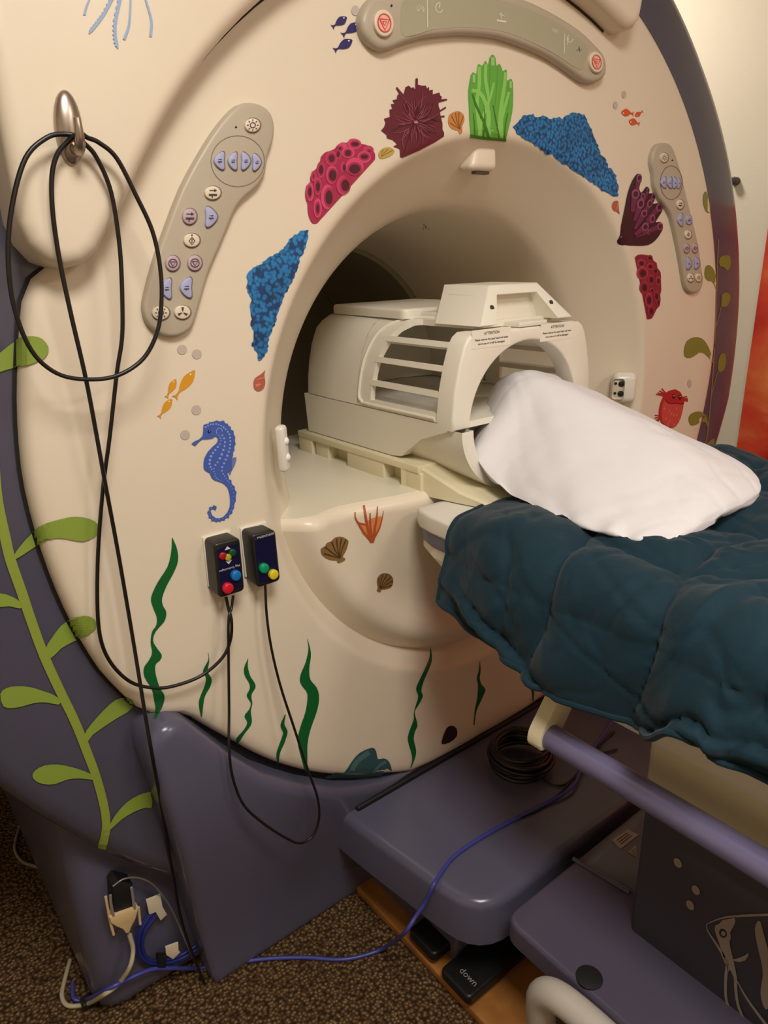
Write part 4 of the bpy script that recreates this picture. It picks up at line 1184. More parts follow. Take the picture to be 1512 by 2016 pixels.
tube_coral([(268, 340), (285, 320), (320, 313), (370, 320), (400, 325), (410, 360), (435, 380), (440, 415), (465, 450), (468, 520), (470, 590), (462, 620), (465, 660), (455, 700), (430, 740), (400, 800), (362, 808), (361, 807), (310, 540), (269, 341)], [(x, y, rx, ry, x + 2, y + 2, rx * .5, ry * .5) for x, y, rx, ry in tb], DK, 'crimson tube coral sticker right of the bore, under the purple one', c18)

# -- purple tube coral
PB, PM_, PR, PH = ink('plum_base', (52, 14, 32)), ink('plum_mid', (104, 36, 72)), ink('plum_rim', (146, 70, 108)), ink('plum_hole', (60, 16, 40))
pb = [(1015, 1290), (1040, 1240), (1048, 1150), (1080, 1000), (1110, 850), (1150, 740), (1190, 680), (1215, 672), (1240, 700), (1240, 740), (1215, 790), (1235, 850), (1275, 800), (1295, 792), (1312, 820), (1310, 855), (1345, 852), (1368, 880), (1360, 920), (1345, 950), (1390, 945), (1425, 960), (1435, 1000), (1420, 1040), (1370, 1120), (1400, 1118), (1430, 1130), (1440, 1170), (1420, 1220), (1370, 1290), (1300, 1335), (1200, 1342), (1060, 1335), (1020, 1315)]
lay = [(smo(a2(pb), 2), PB, 0)]
for i, (x, y, rx, ry) in enumerate([(1215, 710, 26, 38), (1297, 828, 15, 28), (1347, 885, 20, 30), (1248, 878, 20, 28), (1180, 860, 38, 45), (1400, 985, 30, 38), (1313, 948, 26, 38), (1228, 950, 34, 48), (1338, 1090, 24, 42), (1260, 1040, 30, 34), (1408, 1160, 28, 36), (1270, 1165, 33, 40), (1305, 1215, 13, 24)]):
    d = Vector((1110 - x, 1290 - y)).normalized() * min(170, (Vector((1110, 1290)) - Vector((x, y))).length * 0.6)
    lay.append((a2(strip([(x, y), (x + d.x, y + d.y)], rx * 1.9, rx * 0.9, n=2)), PM_, 1 + i * 0.1))
    lay.append((a2(ell(x, y, rx, ry, 10, 16)), PR, 1.5 + i * 0.1)); lay.append((a2(ell(x + 2, y + 2, rx * .6, ry * .62, 10, 14)), PH, 2 + i * 0.1))
sticker('coral_sticker', lay, 'dark purple tube coral sticker beside the right control panel', group='coral stickers', cell=9)

# -- burgundy anemone
a1 = lambda L: Z(740, 140, 5.2138, L)
AB, AL, AD = ink('burgundy', (96, 26, 42)), ink('burgundy_light', (140, 64, 84)), ink('burgundy_dark', (66, 14, 28))
an = [(245, 885), (240, 800), (175, 775), (215, 750), (165, 705), (110, 690), (105, 655), (50, 610), (80, 575), (95, 530), (80, 490), (140, 470), (135, 395), (165, 390), (150, 340), (190, 335), (165, 300), (210, 290), (215, 250), (235, 235), (200, 175), (213, 163), (280, 240), (290, 200), (300, 165), (335, 150), (360, 175), (380, 165), (400, 190), (402, 80), (415, 72), (428, 80), (428, 140), (470, 150), (510, 150), (520, 180), (540, 160), (545, 200), (580, 190), (580, 240), (650, 220), (655, 250), (675, 265), (665, 290), (725, 285), (728, 300), (640, 325), (640, 360), (655, 400), (712, 365), (718, 380), (655, 420), (660, 460), (700, 455), (700, 475), (665, 475), (680, 540), (680, 600), (697, 630), (695, 670), (600, 730), (450, 810), (270, 888)]
lay = [(a1(an), AB, 0)]
rnd = random.Random(11)
for i in range(70):
    a = rnd.uniform(0, 2 * math.pi); r0 = rnd.uniform(10, 160); r1 = r0 + rnd.uniform(70, 190); bend = rnd.uniform(-0.5, 0.5)
    P = [(400 + r * math.cos(a + bend * (r - r0) / 150), 525 + r * math.sin(a + bend * (r - r0) / 150)) for r in (r0, (r0 * 2 + r1) / 3, (r0 + 2 * r1) / 3, r1)]
    if not all(inpoly(q, an) for q in P): continue
    lay.append((a1(strip(P, rnd.uniform(6, 12), 4, n=3)), AL if i % 3 else AD, 1 + i * 0.03))
lay.append((a1(ell(402, 527, 22, 16)), ink('anemone_heart', (176, 112, 124)), 4))
sticker('anemone_sticker', lay, 'burgundy spiky sea anemone sticker above the bore', cell=9)

# -- green anemone blades
c2 = lambda L: Z(560, 0, 2.7, L)
G1, G2, G3, G4 = ink('grass_mid', (96, 166, 62)), ink('grass_light', (136, 200, 92)), ink('grass_dark', (58, 116, 30)), ink('grass_tip', (150, 196, 120))
lay = [(smo(c2([(985, 725), (978, 560), (975, 480), (990, 400), (1003, 385), (1018, 395), (1022, 360), (1030, 340), (1045, 350), (1058, 340), (1066, 322), (1080, 345), (1088, 310), (1103, 290), (1120, 310), (1125, 350), (1140, 338), (1152, 360), (1160, 380), (1175, 368), (1182, 390), (1180, 430), (1198, 420), (1212, 440), (1213, 560), (1200, 640), (1175, 745), (1174, 745), (986, 726)]), 2), G1, 0)]
for i, (P, w0, w1, m) in enumerate([([(1000, 720), (992, 560), (1000, 400)], 26, 26, G1), ([(1160, 740), (1195, 600), (1198, 440)], 24, 22, G1), ([(1040, 730), (1020, 560), (1032, 450), (1032, 355)], 20, 18, G2), ([(1100, 740), (1090, 560), (1066, 430), (1067, 340)], 22, 17, G2),
                                    ([(1130, 740), (1150, 560), (1165, 460), (1172, 385)], 22, 17, G2), ([(1110, 740), (1100, 520), (1103, 400), (1103, 305)], 30, 28, G1), ([(1075, 740), (1080, 600), (1040, 500), (992, 480)], 26, 18, G2), ([(1120, 742), (1125, 600), (1135, 450), (1139, 355)], 22, 16, G1), ([(1150, 744), (1150, 640), (1170, 560), (1190, 490)], 20, 14, G2),
                                    ([(1030, 735), (1045, 640), (1090, 520), (1110, 440)], 18, 10, G2), ([(1085, 742), (1060, 660), (1015, 560), (995, 500)], 16, 10, G3), ([(1140, 744), (1120, 640), (1105, 560)], 10, 6, G3), ([(1050, 738), (1062, 660), (1058, 580)], 8, 4, G3), ([(1010, 728), (1006, 660), (1000, 600)], 7, 4, G3), ([(1165, 744), (1172, 660), (1185, 600)], 8, 4, G3), ([(985, 722), (1080, 734), (1176, 742)], 16, 16, G3), ([(1103, 350), (1103, 305)], 20, 18, G4), ([(1003, 440), (1003, 398)], 14, 14, G4), ([(1198, 470), (1198, 432)], 12, 12, G4)]):
    lay.append((c2(strip(P, w0, w1, n=4)), m, 1 + i * 0.08))
sticker('sea_grass_sticker', lay, 'bright green sea grass sticker at the top of the bore', cell=9)

# -- shells
def shell(map_, poly, hinge, ribs, c, cd_, label, w=14):
    lay = [(smo(map_(poly), 2), c, 0)]
    for r in ribs:
        m_ = ((hinge[0] + r[0]) / 2 + (r[1] - hinge[1]) * 0.05, (hinge[1] + r[1]) / 2)
        lay.append((map_(strip([hinge, m_, r], w * 0.5, w, n=3)), cd_, 1))
    sticker('shell_sticker', lay, label, group='shell stickers', cell=9)
b1 = lambda L: Z(620, 980, 8.4, L)
SO, SOD, SB, SBD = ink('shell_orange', (198, 130, 66)), ink('shell_orange_dark', (134, 76, 30)), ink('shell_brown', (132, 100, 58)), ink('shell_brown_dark', (78, 50, 22))
shell(a1, [(855, 645), (840, 610), (780, 595), (740, 540), (740, 480), (760, 440), (800, 420), (840, 410), (880, 430), (900, 460), (905, 510), (880, 570), (885, 620), (870, 640)], (860, 600), [(755, 530), (770, 460), (812, 428), (850, 422), (890, 465)], SO, SOD, 'orange scallop shell sticker between the burgundy anemone and the green sea grass', 9)
shell(a1, [(20, 860), (40, 815), (90, 785), (150, 785), (190, 825), (150, 870), (100, 890), (45, 900)], (50, 880), [(70, 805), (120, 800), (165, 815)], ink('shell_yellow', (188, 156, 78)), ink('shell_yellow_dark', (140, 106, 44)), 'small yellow shell sticker between the pink coral and the burgundy anemone', 8)
shell(b1, [(360, 1040), (240, 1025), (120, 950), (95, 840), (160, 800), (190, 745), (260, 720), (320, 660), (410, 640), (480, 660), (540, 700), (548, 740), (520, 850), (455, 980), (495, 1000), (480, 1040), (400, 1078), (360, 1065)], (410, 1000), [(150, 920), (165, 810), (268, 725), (350, 675), (430, 668), (505, 690)], SB, SBD, 'larger brown scallop shell sticker on the docking bowl', 22)
shell(b1, [(1015, 1530), (1035, 1480), (1018, 1400), (1030, 1320), (1090, 1255), (1180, 1245), (1250, 1275), (1290, 1340), (1285, 1420), (1250, 1480), (1170, 1510), (1090, 1520), (1085, 1555), (1050, 1558)], (1070, 1500), [(1052, 1325), (1120, 1265), (1190, 1265), (1255, 1305), (1280, 1370), (1262, 1445)], SB, SBD, 'smaller brown scallop shell sticker low on the docking bowl', 16)
c6 = lambda L: Z(280, 640, 3.36, L)
CN, CND = ink('conch', (176, 92, 70)), ink('conch_light', (206, 128, 98))
sticker('shell_sticker', [(smo(c6([(733, 385), (745, 350), (775, 330), (800, 310), (812, 297), (806, 330), (812, 380), (800, 420), (770, 438), (742, 425)]), 2), CN, 0), (c6(strip([(752, 360), (785, 352), (806, 345)], 7, n=2)), CND, 1), (c6(strip([(748, 400), (780, 390)], 20, 10, n=2)), CND, 1)], 'red brown conch sticker below the left blue coral', group='shell stickers')
sticker('shell_sticker', [(smo(a2([(963, 975), (975, 935), (1005, 922), (1025, 935), (1028, 1000), (1037, 1048), (1010, 1025), (980, 1015)]), 2), CN, 0), (a2(strip([(1020, 945), (1012, 980), (1000, 1010)], 12, 6, n=2)), CND, 1)], 'red brown conch sticker below the right blue coral', group='shell stickers')
# -- orange branching coral on the bowl
OC, OL_ = ink('coral_orange', (176, 82, 40)), ink('coral_orange_light', (214, 132, 80))
lay = [(b1([(930, 720), (780, 590), (730, 430), (840, 420), (900, 350), (960, 330), (1080, 300), (1110, 310), (1080, 500), (1020, 600)]), OL_, 0)]
for i, (P, w0, w1) in enumerate([([(930, 715), (880, 560), (850, 400), (830, 280), (805, 125)], 50, 34), ([(925, 710), (800, 560), (720, 430), (665, 330), (660, 235)], 44, 18), ([(940, 690), (910, 450), (908, 250)], 46, 20), ([(960, 690), (990, 480), (1020, 300), (1030, 145)], 48, 16), ([(965, 670), (1050, 520), (1100, 370), (1130, 215)], 36, 8), ([(840, 440), (760, 425), (715, 410)], 30, 30), ([(935, 735), (940, 640)], 70, 90)]):
    lay.append((b1(strip(P, w0, w1, n=3)), OC, 1 + 0.1 * i))
sticker('coral_sticker', lay, 'orange branching coral sticker on the docking bowl', group='coral stickers')
# -- rocks at the lower edge of the face
RK, RKL = ink('teal_rock', (48, 82, 84)), ink('teal_rock_light', (74, 112, 112))
sticker('rock_sticker', [(smo(b3([(30, 905), (60, 885), (100, 870), (150, 872), (200, 800), (250, 745), (330, 712), (355, 740), (365, 785), (400, 780), (435, 800), (455, 860), (440, 890), (300, 905), (100, 905)]), 2), RK, 0), (b3(strip([(190, 880), (230, 800), (310, 740)], 30, 34, n=3)), RKL, 1), (b3(strip([(320, 890), (370, 830), (415, 800)], 18, 20, n=3)), RKL, 1)], 'teal rock sticker at the lower edge of the face')
sticker('rock_sticker', [(smo(b3([(770, 690), (775, 650), (800, 590), (830, 575), (862, 590), (865, 640), (820, 680)]), 2), ink('dark_rock', (48, 30, 24)), 0)], 'small dark brown rock sticker by the dock platform')
# -- red puffer fish
b6 = lambda L: Z(1270, 740, 13.745, L)
RD1, RD2, RD3, RDK = ink('puffer_red', (178, 40, 40)), ink('puffer_belly', (200, 74, 68)), ink('puffer_spot', (218, 112, 102)), ink('puffer_dark', (84, 16, 18))
lay = [(smo(b6([(480, 560), (570, 440), (690, 385), (790, 365), (840, 370), (880, 400), (940, 430), (980, 500), (1010, 570), (1055, 680), (1035, 770), (1020, 880), (980, 1050), (930, 1200), (820, 1360), (700, 1410), (560, 1380), (440, 1280), (370, 1100), (365, 930), (400, 750)]), 2), RD1, 0),
       (smo(b6([(520, 650), (600, 725), (700, 758), (820, 738), (960, 768), (1025, 770), (1010, 880), (970, 1050), (915, 1190), (810, 1340), (700, 1390), (570, 1360), (470, 1270), (430, 1100), (430, 930), (460, 760)]), 2), RD2, 1),
       (b6(strip([(535, 640), (590, 715), (700, 750), (820, 735), (960, 765), (1040, 730)], 20, n=3)), RDK, 2)]
for P in ([(560, 480), (440, 340)], [(545, 500), (380, 400)], [(530, 520), (330, 455)], [(520, 540), (290, 495)], [(1000, 580), (1125, 555)], [(1020, 610), (1140, 605)], [(1030, 640), (1150, 640)], [(1040, 660), (1150, 680)], [(400, 1070), (255, 1065)], [(400, 1090), (255, 1150)], [(400, 1110), (265, 1235)], [(400, 1140), (290, 1300)]):
    lay.append((b6(strip(P, 26, 34, n=1)), RD1, 0.5))
lay.append((b6([(480, 560), (440, 545), (430, 450), (520, 430), (580, 450)]), RD1, 0.6))
for x, y in [(505, 890), (640, 950), (700, 1020), (765, 1060), (850, 1060), (545, 1150), (650, 1220), (840, 880), (600, 1300), (770, 1320), (900, 1180)]: lay.append((b6(ell(x, y, 18, 40, 20, 8)), RD3, 2))
for x, y in ((760, 555), (930, 580)): lay += [(b6(ell(x, y, 38, 65)), RDK, 2), (b6(ell(x, y - 15, 20, 15)), WHT, 3), (b6(ell(x, y + 5, 14, 22)), BLACK, 3.5)]
sticker('puffer_fish_sticker', lay, 'red puffer fish sticker with small fins at the right edge of the face')
# -- pale blue jellyfish tentacles on the crown
JB = ink('jelly_blue', (146, 168, 200))
j = lambda L: Z(0, 0, s1, L)
lay = []
for P, w0, w1 in (([(490, -60), (470, 0), (455, 40), (445, 80)], 6, 14), ([(690, -60), (690, 0), (682, 130), (655, 210)], 6, 16), ([(755, -60), (770, 0), (800, 110), (795, 195)], 6, 16)): lay.append((j(strip(P, w0, w1, n=4)), JB, 0))
for P in ([(630, -70), (590, 0), (550, 75), (510, 130), (470, 178)], [(645, -70), (635, 0), (612, 110), (610, 190), (622, 256)]):
    q = [Vector((v.x, v.y)) for v in crom([(a, b, 0) for a, b in P], 10)]
    A, B = [], []
    for i, v in enumerate(q):
        t = (q[min(i + 1, len(q) - 1)] - q[max(i - 1, 0)]).normalized(); n = Vector((-t.y, t.x)); w = 12 * (1 if i < len(q) - 3 else 0.6)
        A.append(v + n * (w + 5 * (i % 3 - 1))); B.append(v - n * w * 0.6)
    lay.append((j([(a.x, a.y) for a in A + B[::-1]]), JB, 0))
sticker('jellyfish_sticker', lay, 'pale blue jellyfish tentacle sticker on the crown cover')

# -- vines
VG, VGS = ink('vine_green', (134, 156, 62), 0.4), ink('vine_stem_green', (138, 154, 62), 0.4)
cv = lambda L: Z(0, 1100, 3.36, L); cw = lambda L: Z(0, 640, 4.2, L)
vine = thing('vine_sticker', 'large light green vine sticker climbing the purple shell at left', 'sticker', (-0.95, 0.03, 0.4))
sticker('stem', [(strip([(-14, 900), (-6, 985), (10, 1060), (20, 1102), (42, 1165), (60, 1219), (86, 1290), (116, 1356), (146, 1418), (170, 1478), (190, 1532), (205, 1591), (208, 1630), (201, 1668)], 22, 16, n=4), VGS, 5)], None, parent=vine)
for L in (cv([(0, 225), (60, 240), (110, 265), (150, 300), (130, 325), (60, 310), (0, 315), (-60, 300), (-60, 240)]), cv([(300, 590), (340, 520), (400, 440), (470, 395), (550, 372), (610, 385), (637, 425), (620, 470), (560, 510), (480, 545), (400, 590), (330, 655)]), cv([(0, 890), (40, 850), (110, 838), (200, 845), (280, 870), (350, 895), (395, 930), (385, 960), (300, 945), (220, 950), (150, 970), (80, 982), (20, 970)]),
          cv([(555, 1160), (600, 1090), (680, 1000), (760, 930), (830, 913), (875, 935), (878, 970), (840, 1010), (770, 1050), (680, 1110), (610, 1160), (575, 1205)]), cv([(212, 1430), (230, 1395), (290, 1362), (380, 1355), (460, 1370), (530, 1390), (590, 1415), (625, 1450), (600, 1455), (520, 1447), (440, 1455), (360, 1485), (290, 1485), (235, 1465)]), cv([(722, 1760), (760, 1690), (830, 1610), (910, 1560), (970, 1540), (1000, 1545), (1000, 1640), (960, 1640), (880, 1670), (800, 1720), (728, 1785)]),
          cw([(-60, 260), (0, 225), (80, 160), (180, 105), (280, 92), (350, 115), (400, 180), (390, 240), (340, 290), (240, 330), (150, 345), (60, 365), (0, 385), (-60, 400)]), cw([(110, 1900), (200, 1780), (330, 1660), (480, 1605), (620, 1580), (740, 1600), (800, 1640), (810, 1700), (770, 1750), (680, 1785), (580, 1770), (480, 1755), (360, 1785), (240, 1860), (120, 1935)])):
    sticker('leaf', [(smo(L, 2), VG, 4)], None, parent=vine, cell=5)
OLV, OST = ink('vine_olive', (126, 128, 54), 0.4), ink('vine_stem_olive', (140, 112, 66), 0.4)
vine2 = thing('vine_sticker', 'olive vine sticker with round leaves along the right rim of the face', 'sticker', (0.92, 0.0, 0.9))
sticker('stem', [(c18(strip([(905, 200), (893, 590), (885, 850), (870, 1130), (855, 1350), (825, 1660), (800, 1795)], 9, 9, n=5)), OST, 0), (c18(strip([(934, 620), (925, 720), (890, 860)], 6, 6, n=4)), OST, 0.3), (c18(strip([(905, 1200), (885, 1260), (860, 1370)], 6, 6, n=4)), OST, 0.3)], None, parent=vine2, cell=8)
for L in (Z(1000, 0, s3, [(1132, 1150), (1140, 1118), (1155, 1120), (1172, 1180), (1172, 1235), (1150, 1230), (1135, 1190)]), c18([(915, 340), (960, 320), (995, 330), (1000, 390), (985, 430), (965, 432), (945, 410), (915, 400)]), c18([(800, 450), (810, 405), (835, 395), (865, 420), (885, 480), (893, 580), (880, 560), (860, 520), (830, 515), (805, 490)]), c18([(935, 620), (965, 605), (992, 620), (995, 660), (975, 705), (945, 715), (930, 700)]),
          c18([(643, 1040), (665, 975), (720, 945), (780, 955), (820, 1000), (850, 1070), (866, 1150), (840, 1110), (800, 1070), (760, 1062), (720, 1090), (680, 1105), (648, 1090)]), c18([(915, 1090), (940, 1068), (960, 1080), (962, 1140), (950, 1190), (915, 1212), (900, 1170)]), c18([(678, 1580), (690, 1535), (740, 1512), (790, 1520), (820, 1560), (828, 1640), (810, 1600), (780, 1592), (740, 1610), (700, 1620)]), c18([(800, 1800), (830, 1745), (870, 1718), (878, 1745), (860, 1810), (835, 1840)])):
    sticker('leaf', [(smo(L, 2), OLV, 0.2)], None, parent=vine2, cell=6)

# -- line drawing of an angel fish on the table column
a6 = lambda L: Z(1380, 1780, 8.545, L)
colx = lambda x, y, l: at(x, y, x=-0.2052 - l)
PG, PGD = ink('angel_grey', (150, 136, 122), 0.5), ink('angel_dark', (40, 32, 34), 0.5)
lay = [(a6([(360, 270), (560, 230), (580, 260), (570, 330), (490, 480), (505, 560), (480, 640), (500, 760), (550, 960), (610, 1250), (550, 1230), (490, 1100), (450, 1150), (420, 1010), (350, 800), (300, 640), (230, 440), (240, 360), (310, 330)]), PG, 0),
       (a6(strip([(90, 340), (300, 250), (560, 205), (1128, 180), (1700, 170)], 14, 55, n=4)), PG, 0), (a6(strip([(90, 340), (120, 460), (250, 660), (350, 820), (430, 990)], 12, 55, n=4)), PG, 0),
       (a6(strip([(445, 1000), (415, 1300), (435, 1650), (600, 2016), (700, 2200)], 55, 28, n=4)), PG, 0), (a6(strip([(580, 1230), (590, 1500), (640, 1750), (760, 2016), (860, 2200)], 55, 28, n=4)), PG, 0), (a6(strip([(600, 1280), (780, 1600), (1080, 2010), (1250, 2220)], 16, 66, n=4)), PG, 0),
       (a6([(540, 930), (640, 905), (740, 860), (800, 815), (795, 880), (740, 950), (650, 975), (560, 960)]), PG, 0), (smo(a6([(970, 280), (1010, 320), (1060, 520), (1128, 760), (1180, 1000), (1190, 1400), (1150, 1700), (1100, 1775), (1060, 1730), (1030, 1650), (1000, 1480), (1040, 1200), (1020, 1000), (950, 700), (910, 480), (920, 350)]), 2), PG, 0),
       (a6(ell(370, 490, 62, 80, -25)), PGD, 1), (a6(ell(375, 495, 36, 44, -25)), PG, 2)]
sticker('angel_fish_sticker', lay, 'pale grey angel fish line sticker on the dark table column', surf=colx)
for x, y, lab in ((1025, 983, 'uppermost of three pale bubble stickers on the dark table column'), (1123, 1130, 'middle pale bubble sticker on the dark table column'), (1092, 1211, 'lowest pale bubble sticker, nearest the angel fish')):
    sticker('bubble_sticker', [(Z(960, 1340, 2.739, ell(x, y, 18, 29, -32)), PG, 0)], lab, group='bubble stickers on the column', surf=colx)

# -- warning labels on the coil
LBL = mat('label_white', (234, 228, 212), 0.4)
def warn(px, py):
    c = at(px, py, y=-0.0925)
    o = obj('warning_label', box((c.x - 0.052, -0.0926, c.z - 0.017), (c.x + 0.052, -0.0921, c.z + 0.017)), LBL, coil, smooth=False)
    for s_, dz, h in (('ATTENTION', 0.007, 0.0075), ('Please remove the quad head coil when', -0.003, 0.0056), ('not in use or it will be damaged.', -0.0105, 0.0056)):
        text(s_, (c.x, -0.0929, c.z + dz), (1, 0, 0), (0, 0, 1), h, ink('label_black', (34, 28, 26)), o, bold=0.0001)
warn(968, 665); warn(1097, 652)

# ---------------------------------------------------------------- response keypads
KB, KN = mat('keypad_black', (26, 23, 22), 0.4, bump=0.05, bscale=300), mat('keypad_navy', (14, 14, 52), 0.3)
KW = ink('keypad_white', (214, 208, 206))
KD = 0.040
def keypad(corners, label):
    P = [at(a, b, y=-KD) for a, b in corners]
    cx = sum(p.x for p in P) / 4; cz = sum(p.z for p in P) / 4
    t = thing('response_keypad', label, 'keypad', (cx, -0.004, min(p.z for p in P)), 'black response keypads')
    o2 = rpoly([(p.x, p.z, 0) for p in P], 0.009)
    out = [(p.x, p.y) for p in o2]
    obj('case', rprism(out, lambda a, b, h: (a, -0.004 - h, b), KD - 0.004, 0.004, 4), KB, t, angle=50)
    g = [Vector((cx, cz, 0)) + (Vector((p.x, p.z, 0)) - Vector((cx, cz, 0))) * 0.82 for p in P]
    o3 = rpoly([(p.x, p.y, 0) for p in g], 0.004)
    obj('faceplate', rprism([(p.x, p.y) for p in o3], lambda a, b, h: (a, -KD + 0.0005 - h, b), 0.0012, 0.0003, 1), KN, t, smooth=False)
    obj('tape_pad', box((min(p.x for p in P) - 0.001, -0.0045, min(p.z for p in P) + 0.01), (max(p.x for p in P) + 0.001, 0.0005, max(p.z for p in P) + 0.001), 0.0005), mat('tape_white', (226, 220, 206), 0.5), t)
    return t, P
def key(t, px, py, r, rgb, nm, hgt=0.008):
    c = at(px, py, y=-KD - hgt)
    obj('key', disc((c.x, -KD - 0.0002, c.z), (0, -1, 0), r, hgt, r * 0.25, 20), mat('key_' + nm, rgb, 0.35), t, label=nm + ' round key', angle=50)
kl, PL = keypad([(421, 1071.6), (472.6, 1058), (482.5, 1163), (431.6, 1179)], 'left black response keypad with six coloured keys and white arrows')
key(kl, 466.6, 1134.4, 0.0088, (16, 110, 180), 'blue'); key(kl, 451, 1159.5, 0.0092, (204, 24, 44), 'red')
key(kl, 439.8, 1095.4, 0.0064, (168, 16, 30), 'dark red', 0.004); key(kl, 459, 1089, 0.0064, (14, 74, 36), 'dark green', 0.004); key(kl, 450, 1098, 0.0058, (168, 164, 48), 'olive yellow', 0.004)
flat([[(442.2, 1083.5), (454.1, 1080.2), (447.5, 1075.5)], [(444.2, 1105.3), (456.7, 1102), (450.8, 1110.6)]], -KD - 0.0011, KW, 'arrow_mark', kl)
def keytext(t, w, px, py, h):
    o0 = at(px, py, y=-KD - 0.0012)
    text(w, o0, (-1, 0, -0.02), (0, 0, -1), h, KW, t)
keytext(kl, 'Mag Technologies', 452, 1117, 0.0052)
kr, PR_ = keypad([(495, 1053), (542.7, 1042.5), (553, 1143), (507, 1159)], 'right black response keypad with one green and one yellow key')
key(kr, 522, 1120, 0.0086, (0, 146, 96), 'green'); key(kr, 540.7, 1132.4, 0.0088, (216, 196, 40), 'yellow')
keytext(kr, 'RESPONSEPad', 523, 1052.5, 0.0054)

# ---------------------------------------------------------------- hook and hanging cable
NICK = mat('brushed_nickel', (176, 162, 148), 0.3, metal=0.9)
hc = at(136, 252, y=-0.056)
hc.y = 0
hook = thing('adhesive_hook', 'oval brushed nickel hook on the crown cover', 'hook', (hc.x, -0.045, hc.z - 0.04))
bm = bmesh.new(); bmesh.ops.create_uvsphere(bm, u_segments=28, v_segments=18, radius=1.0)
bm.transform(Matrix.Translation((hc.x, -0.054, hc.z)) @ Matrix.Rotation(math.radians(3), 4, 'Y') @ Matrix.Diagonal((0.0165, 0.011, 0.041, 1)))
obj('back_plate', bm, NICK, hook, angle=180)
pp = crom([(hc.x + .002, -0.06, hc.z - 0.022), (hc.x + .002, -0.073, hc.z - 0.026), (hc.x + .001, -0.085, hc.z - 0.02), (hc.x, -0.09, hc.z - 0.008), (hc.x, -0.09, hc.z + 0.006)], 5)
obj('prong', tube(pp, 0.006, 12, rad=[0.0075 - 0.003 * i / (len(pp) - 1) for i in range(len(pp))]), NICK, hook)

def cable(name, pts, r, m, label, n=6, cat='cable', parent=None):
    return obj(name, tube(crom(pts, n), r, 8), m, parent, label=label, cat=None if parent else cat, angle=80)
def C3(L): return [at(p[0], p[1], y=p[2]) for p in L]
hk = lambda dy: (hc.x + 0.001, -0.070 + dy, hc.z - 0.006)
main = C3([(445, 1176, -0.022), (449, 1195, -0.024), (456, 1225, -0.03), (453, 1262, -0.03), (436, 1297, -0.03), (395, 1331, -0.026), (340, 1351, -0.024), (300, 1354, -0.022), (258, 1343, -0.02), (222, 1310, -0.02), (200, 1265, -0.02), (192, 1200, -0.022), (193, 1090, -0.026), (203, 960, -0.034), (216, 860, -0.04), (230, 735, -0.046), (240, 668, -0.05), (241, 600, -0.052), (236, 490, -0.056), (219, 380, -0.062), (190, 310, -0.068), (165, 281, -0.072)])
main += [Vector((hc.x + 0.004, -0.078, hc.z - 0.0125))]
main += C3([(128, 264, -0.074), (92, 271, -0.075), (50, 312, -0.076), (24, 405, -0.076), (16, 505, -0.074), (28, 605, -0.07), (62, 690, -0.066), (112, 735, -0.064), (172, 747, -0.063), (232, 739, -0.063), (282, 706, -0.064), (310, 652, -0.066), (318, 590, -0.066), (315, 525, -0.066), (300, 455, -0.067), (268, 385, -0.069), (230, 312, -0.072), (195, 281, -0.074), (172, 271, -0.076)])
main += [Vector((hc.x + 0.003, -0.081, hc.z - 0.0085))]
main += C3([(134, 278, -0.074), (112, 305, -0.07), (102, 350, -0.068), (104, 420, -0.066), (117, 510, -0.062), (140, 620, -0.058), (172, 760, -0.052), (205, 940, -0.044), (232, 1085, -0.038), (262, 1260, -0.04), (288, 1420, -0.06), (302, 1500, -0.062), (320, 1600, 0.0), (338, 1710, 0.05), (362, 1830, 0.08), (404, 1940, 0.075)])
cable('hanging_cable', main, 0.0029, CABLE, 'long black cable looped over the nickel hook and down to the floor')
link = C3([(459, 1172, -0.022), (456, 1196, -0.026), (450, 1222, -0.034), (450, 1300, -0.034), (451, 1400, -0.04), (451, 1470, -0.062), (458, 1530, -0.066), (480, 1585, -0.066), (520, 1622, -0.066), (560, 1648, -0.066), (590, 1660, -0.066), (615, 1646, -0.066), (628, 1612, -0.066), (625, 1570, -0.066), (606, 1515, -0.064), (578, 1430, -0.05), (552, 1350, -0.036), (534, 1275, -0.03), (525, 1210, -0.026), (522, 1150, -0.022)])
cable('keypad_cord', link, 0.0025, CABLE, 'thin black cord drooping between the two response keypads')

# ---------------------------------------------------------------- coiled and blue cables on the dock platform
cc = at(1024, 1490, z=0.32)
rnd = random.Random(4); hp = []
for i in range(9 * 24):
    a = 2 * math.pi * i / 24; t = i / 24
    r = 0.066 + 0.008 * math.sin(t * 2.1) + 0.003 * math.sin(a * 2 + t)
    hp.append((cc.x + r * math.cos(a), cc.y + r * math.sin(a), 0.305 + 0.007 + 0.0048 * t + 0.004 * math.sin(a * 1.0 + t * 1.7)))
obj('cable_coil', tube(hp, 0.0055, 7), CABLE, label='coil of thick black cable lying on the purple dock platform', cat='cable', angle=80)
BLUEC = mat('blue_cable', (64, 68, 150), 0.35)
bp_ = [at(1205, 1420, z=0.32), at(1150, 1500, z=0.32), at(1126, 1550, z=0.313)] + [at(a, b, z=0.3045) for a, b in ((1060, 1590), (990, 1625), (930, 1660), (890, 1690), (866, 1722))]
bp_ += [at(852, 1745, z=0.302), at(838, 1775, x=-0.418), at(820, 1802, x=-0.435), at(795, 1838, x=-0.46), at(760, 1864, z=0.03)] + [at(a, b, z=0.006) for a, b in ((720, 1880), (670, 1889), (600, 1885), (520, 1888), (440, 1899), (390, 1906))]
bp_ += [at(340, 1906, y=0.095), at(300, 1908, y=0.095), at(255, 1926, y=0.095), at(210, 1948, y=0.1), at(168, 1968, z=0.012), at(146, 1966, z=0.008), at(143, 1935, z=0.008)]
cable('blue_cable', bp_, 0.0042, BLUEC, 'blue network cable running over the dock platform and along the carpet')
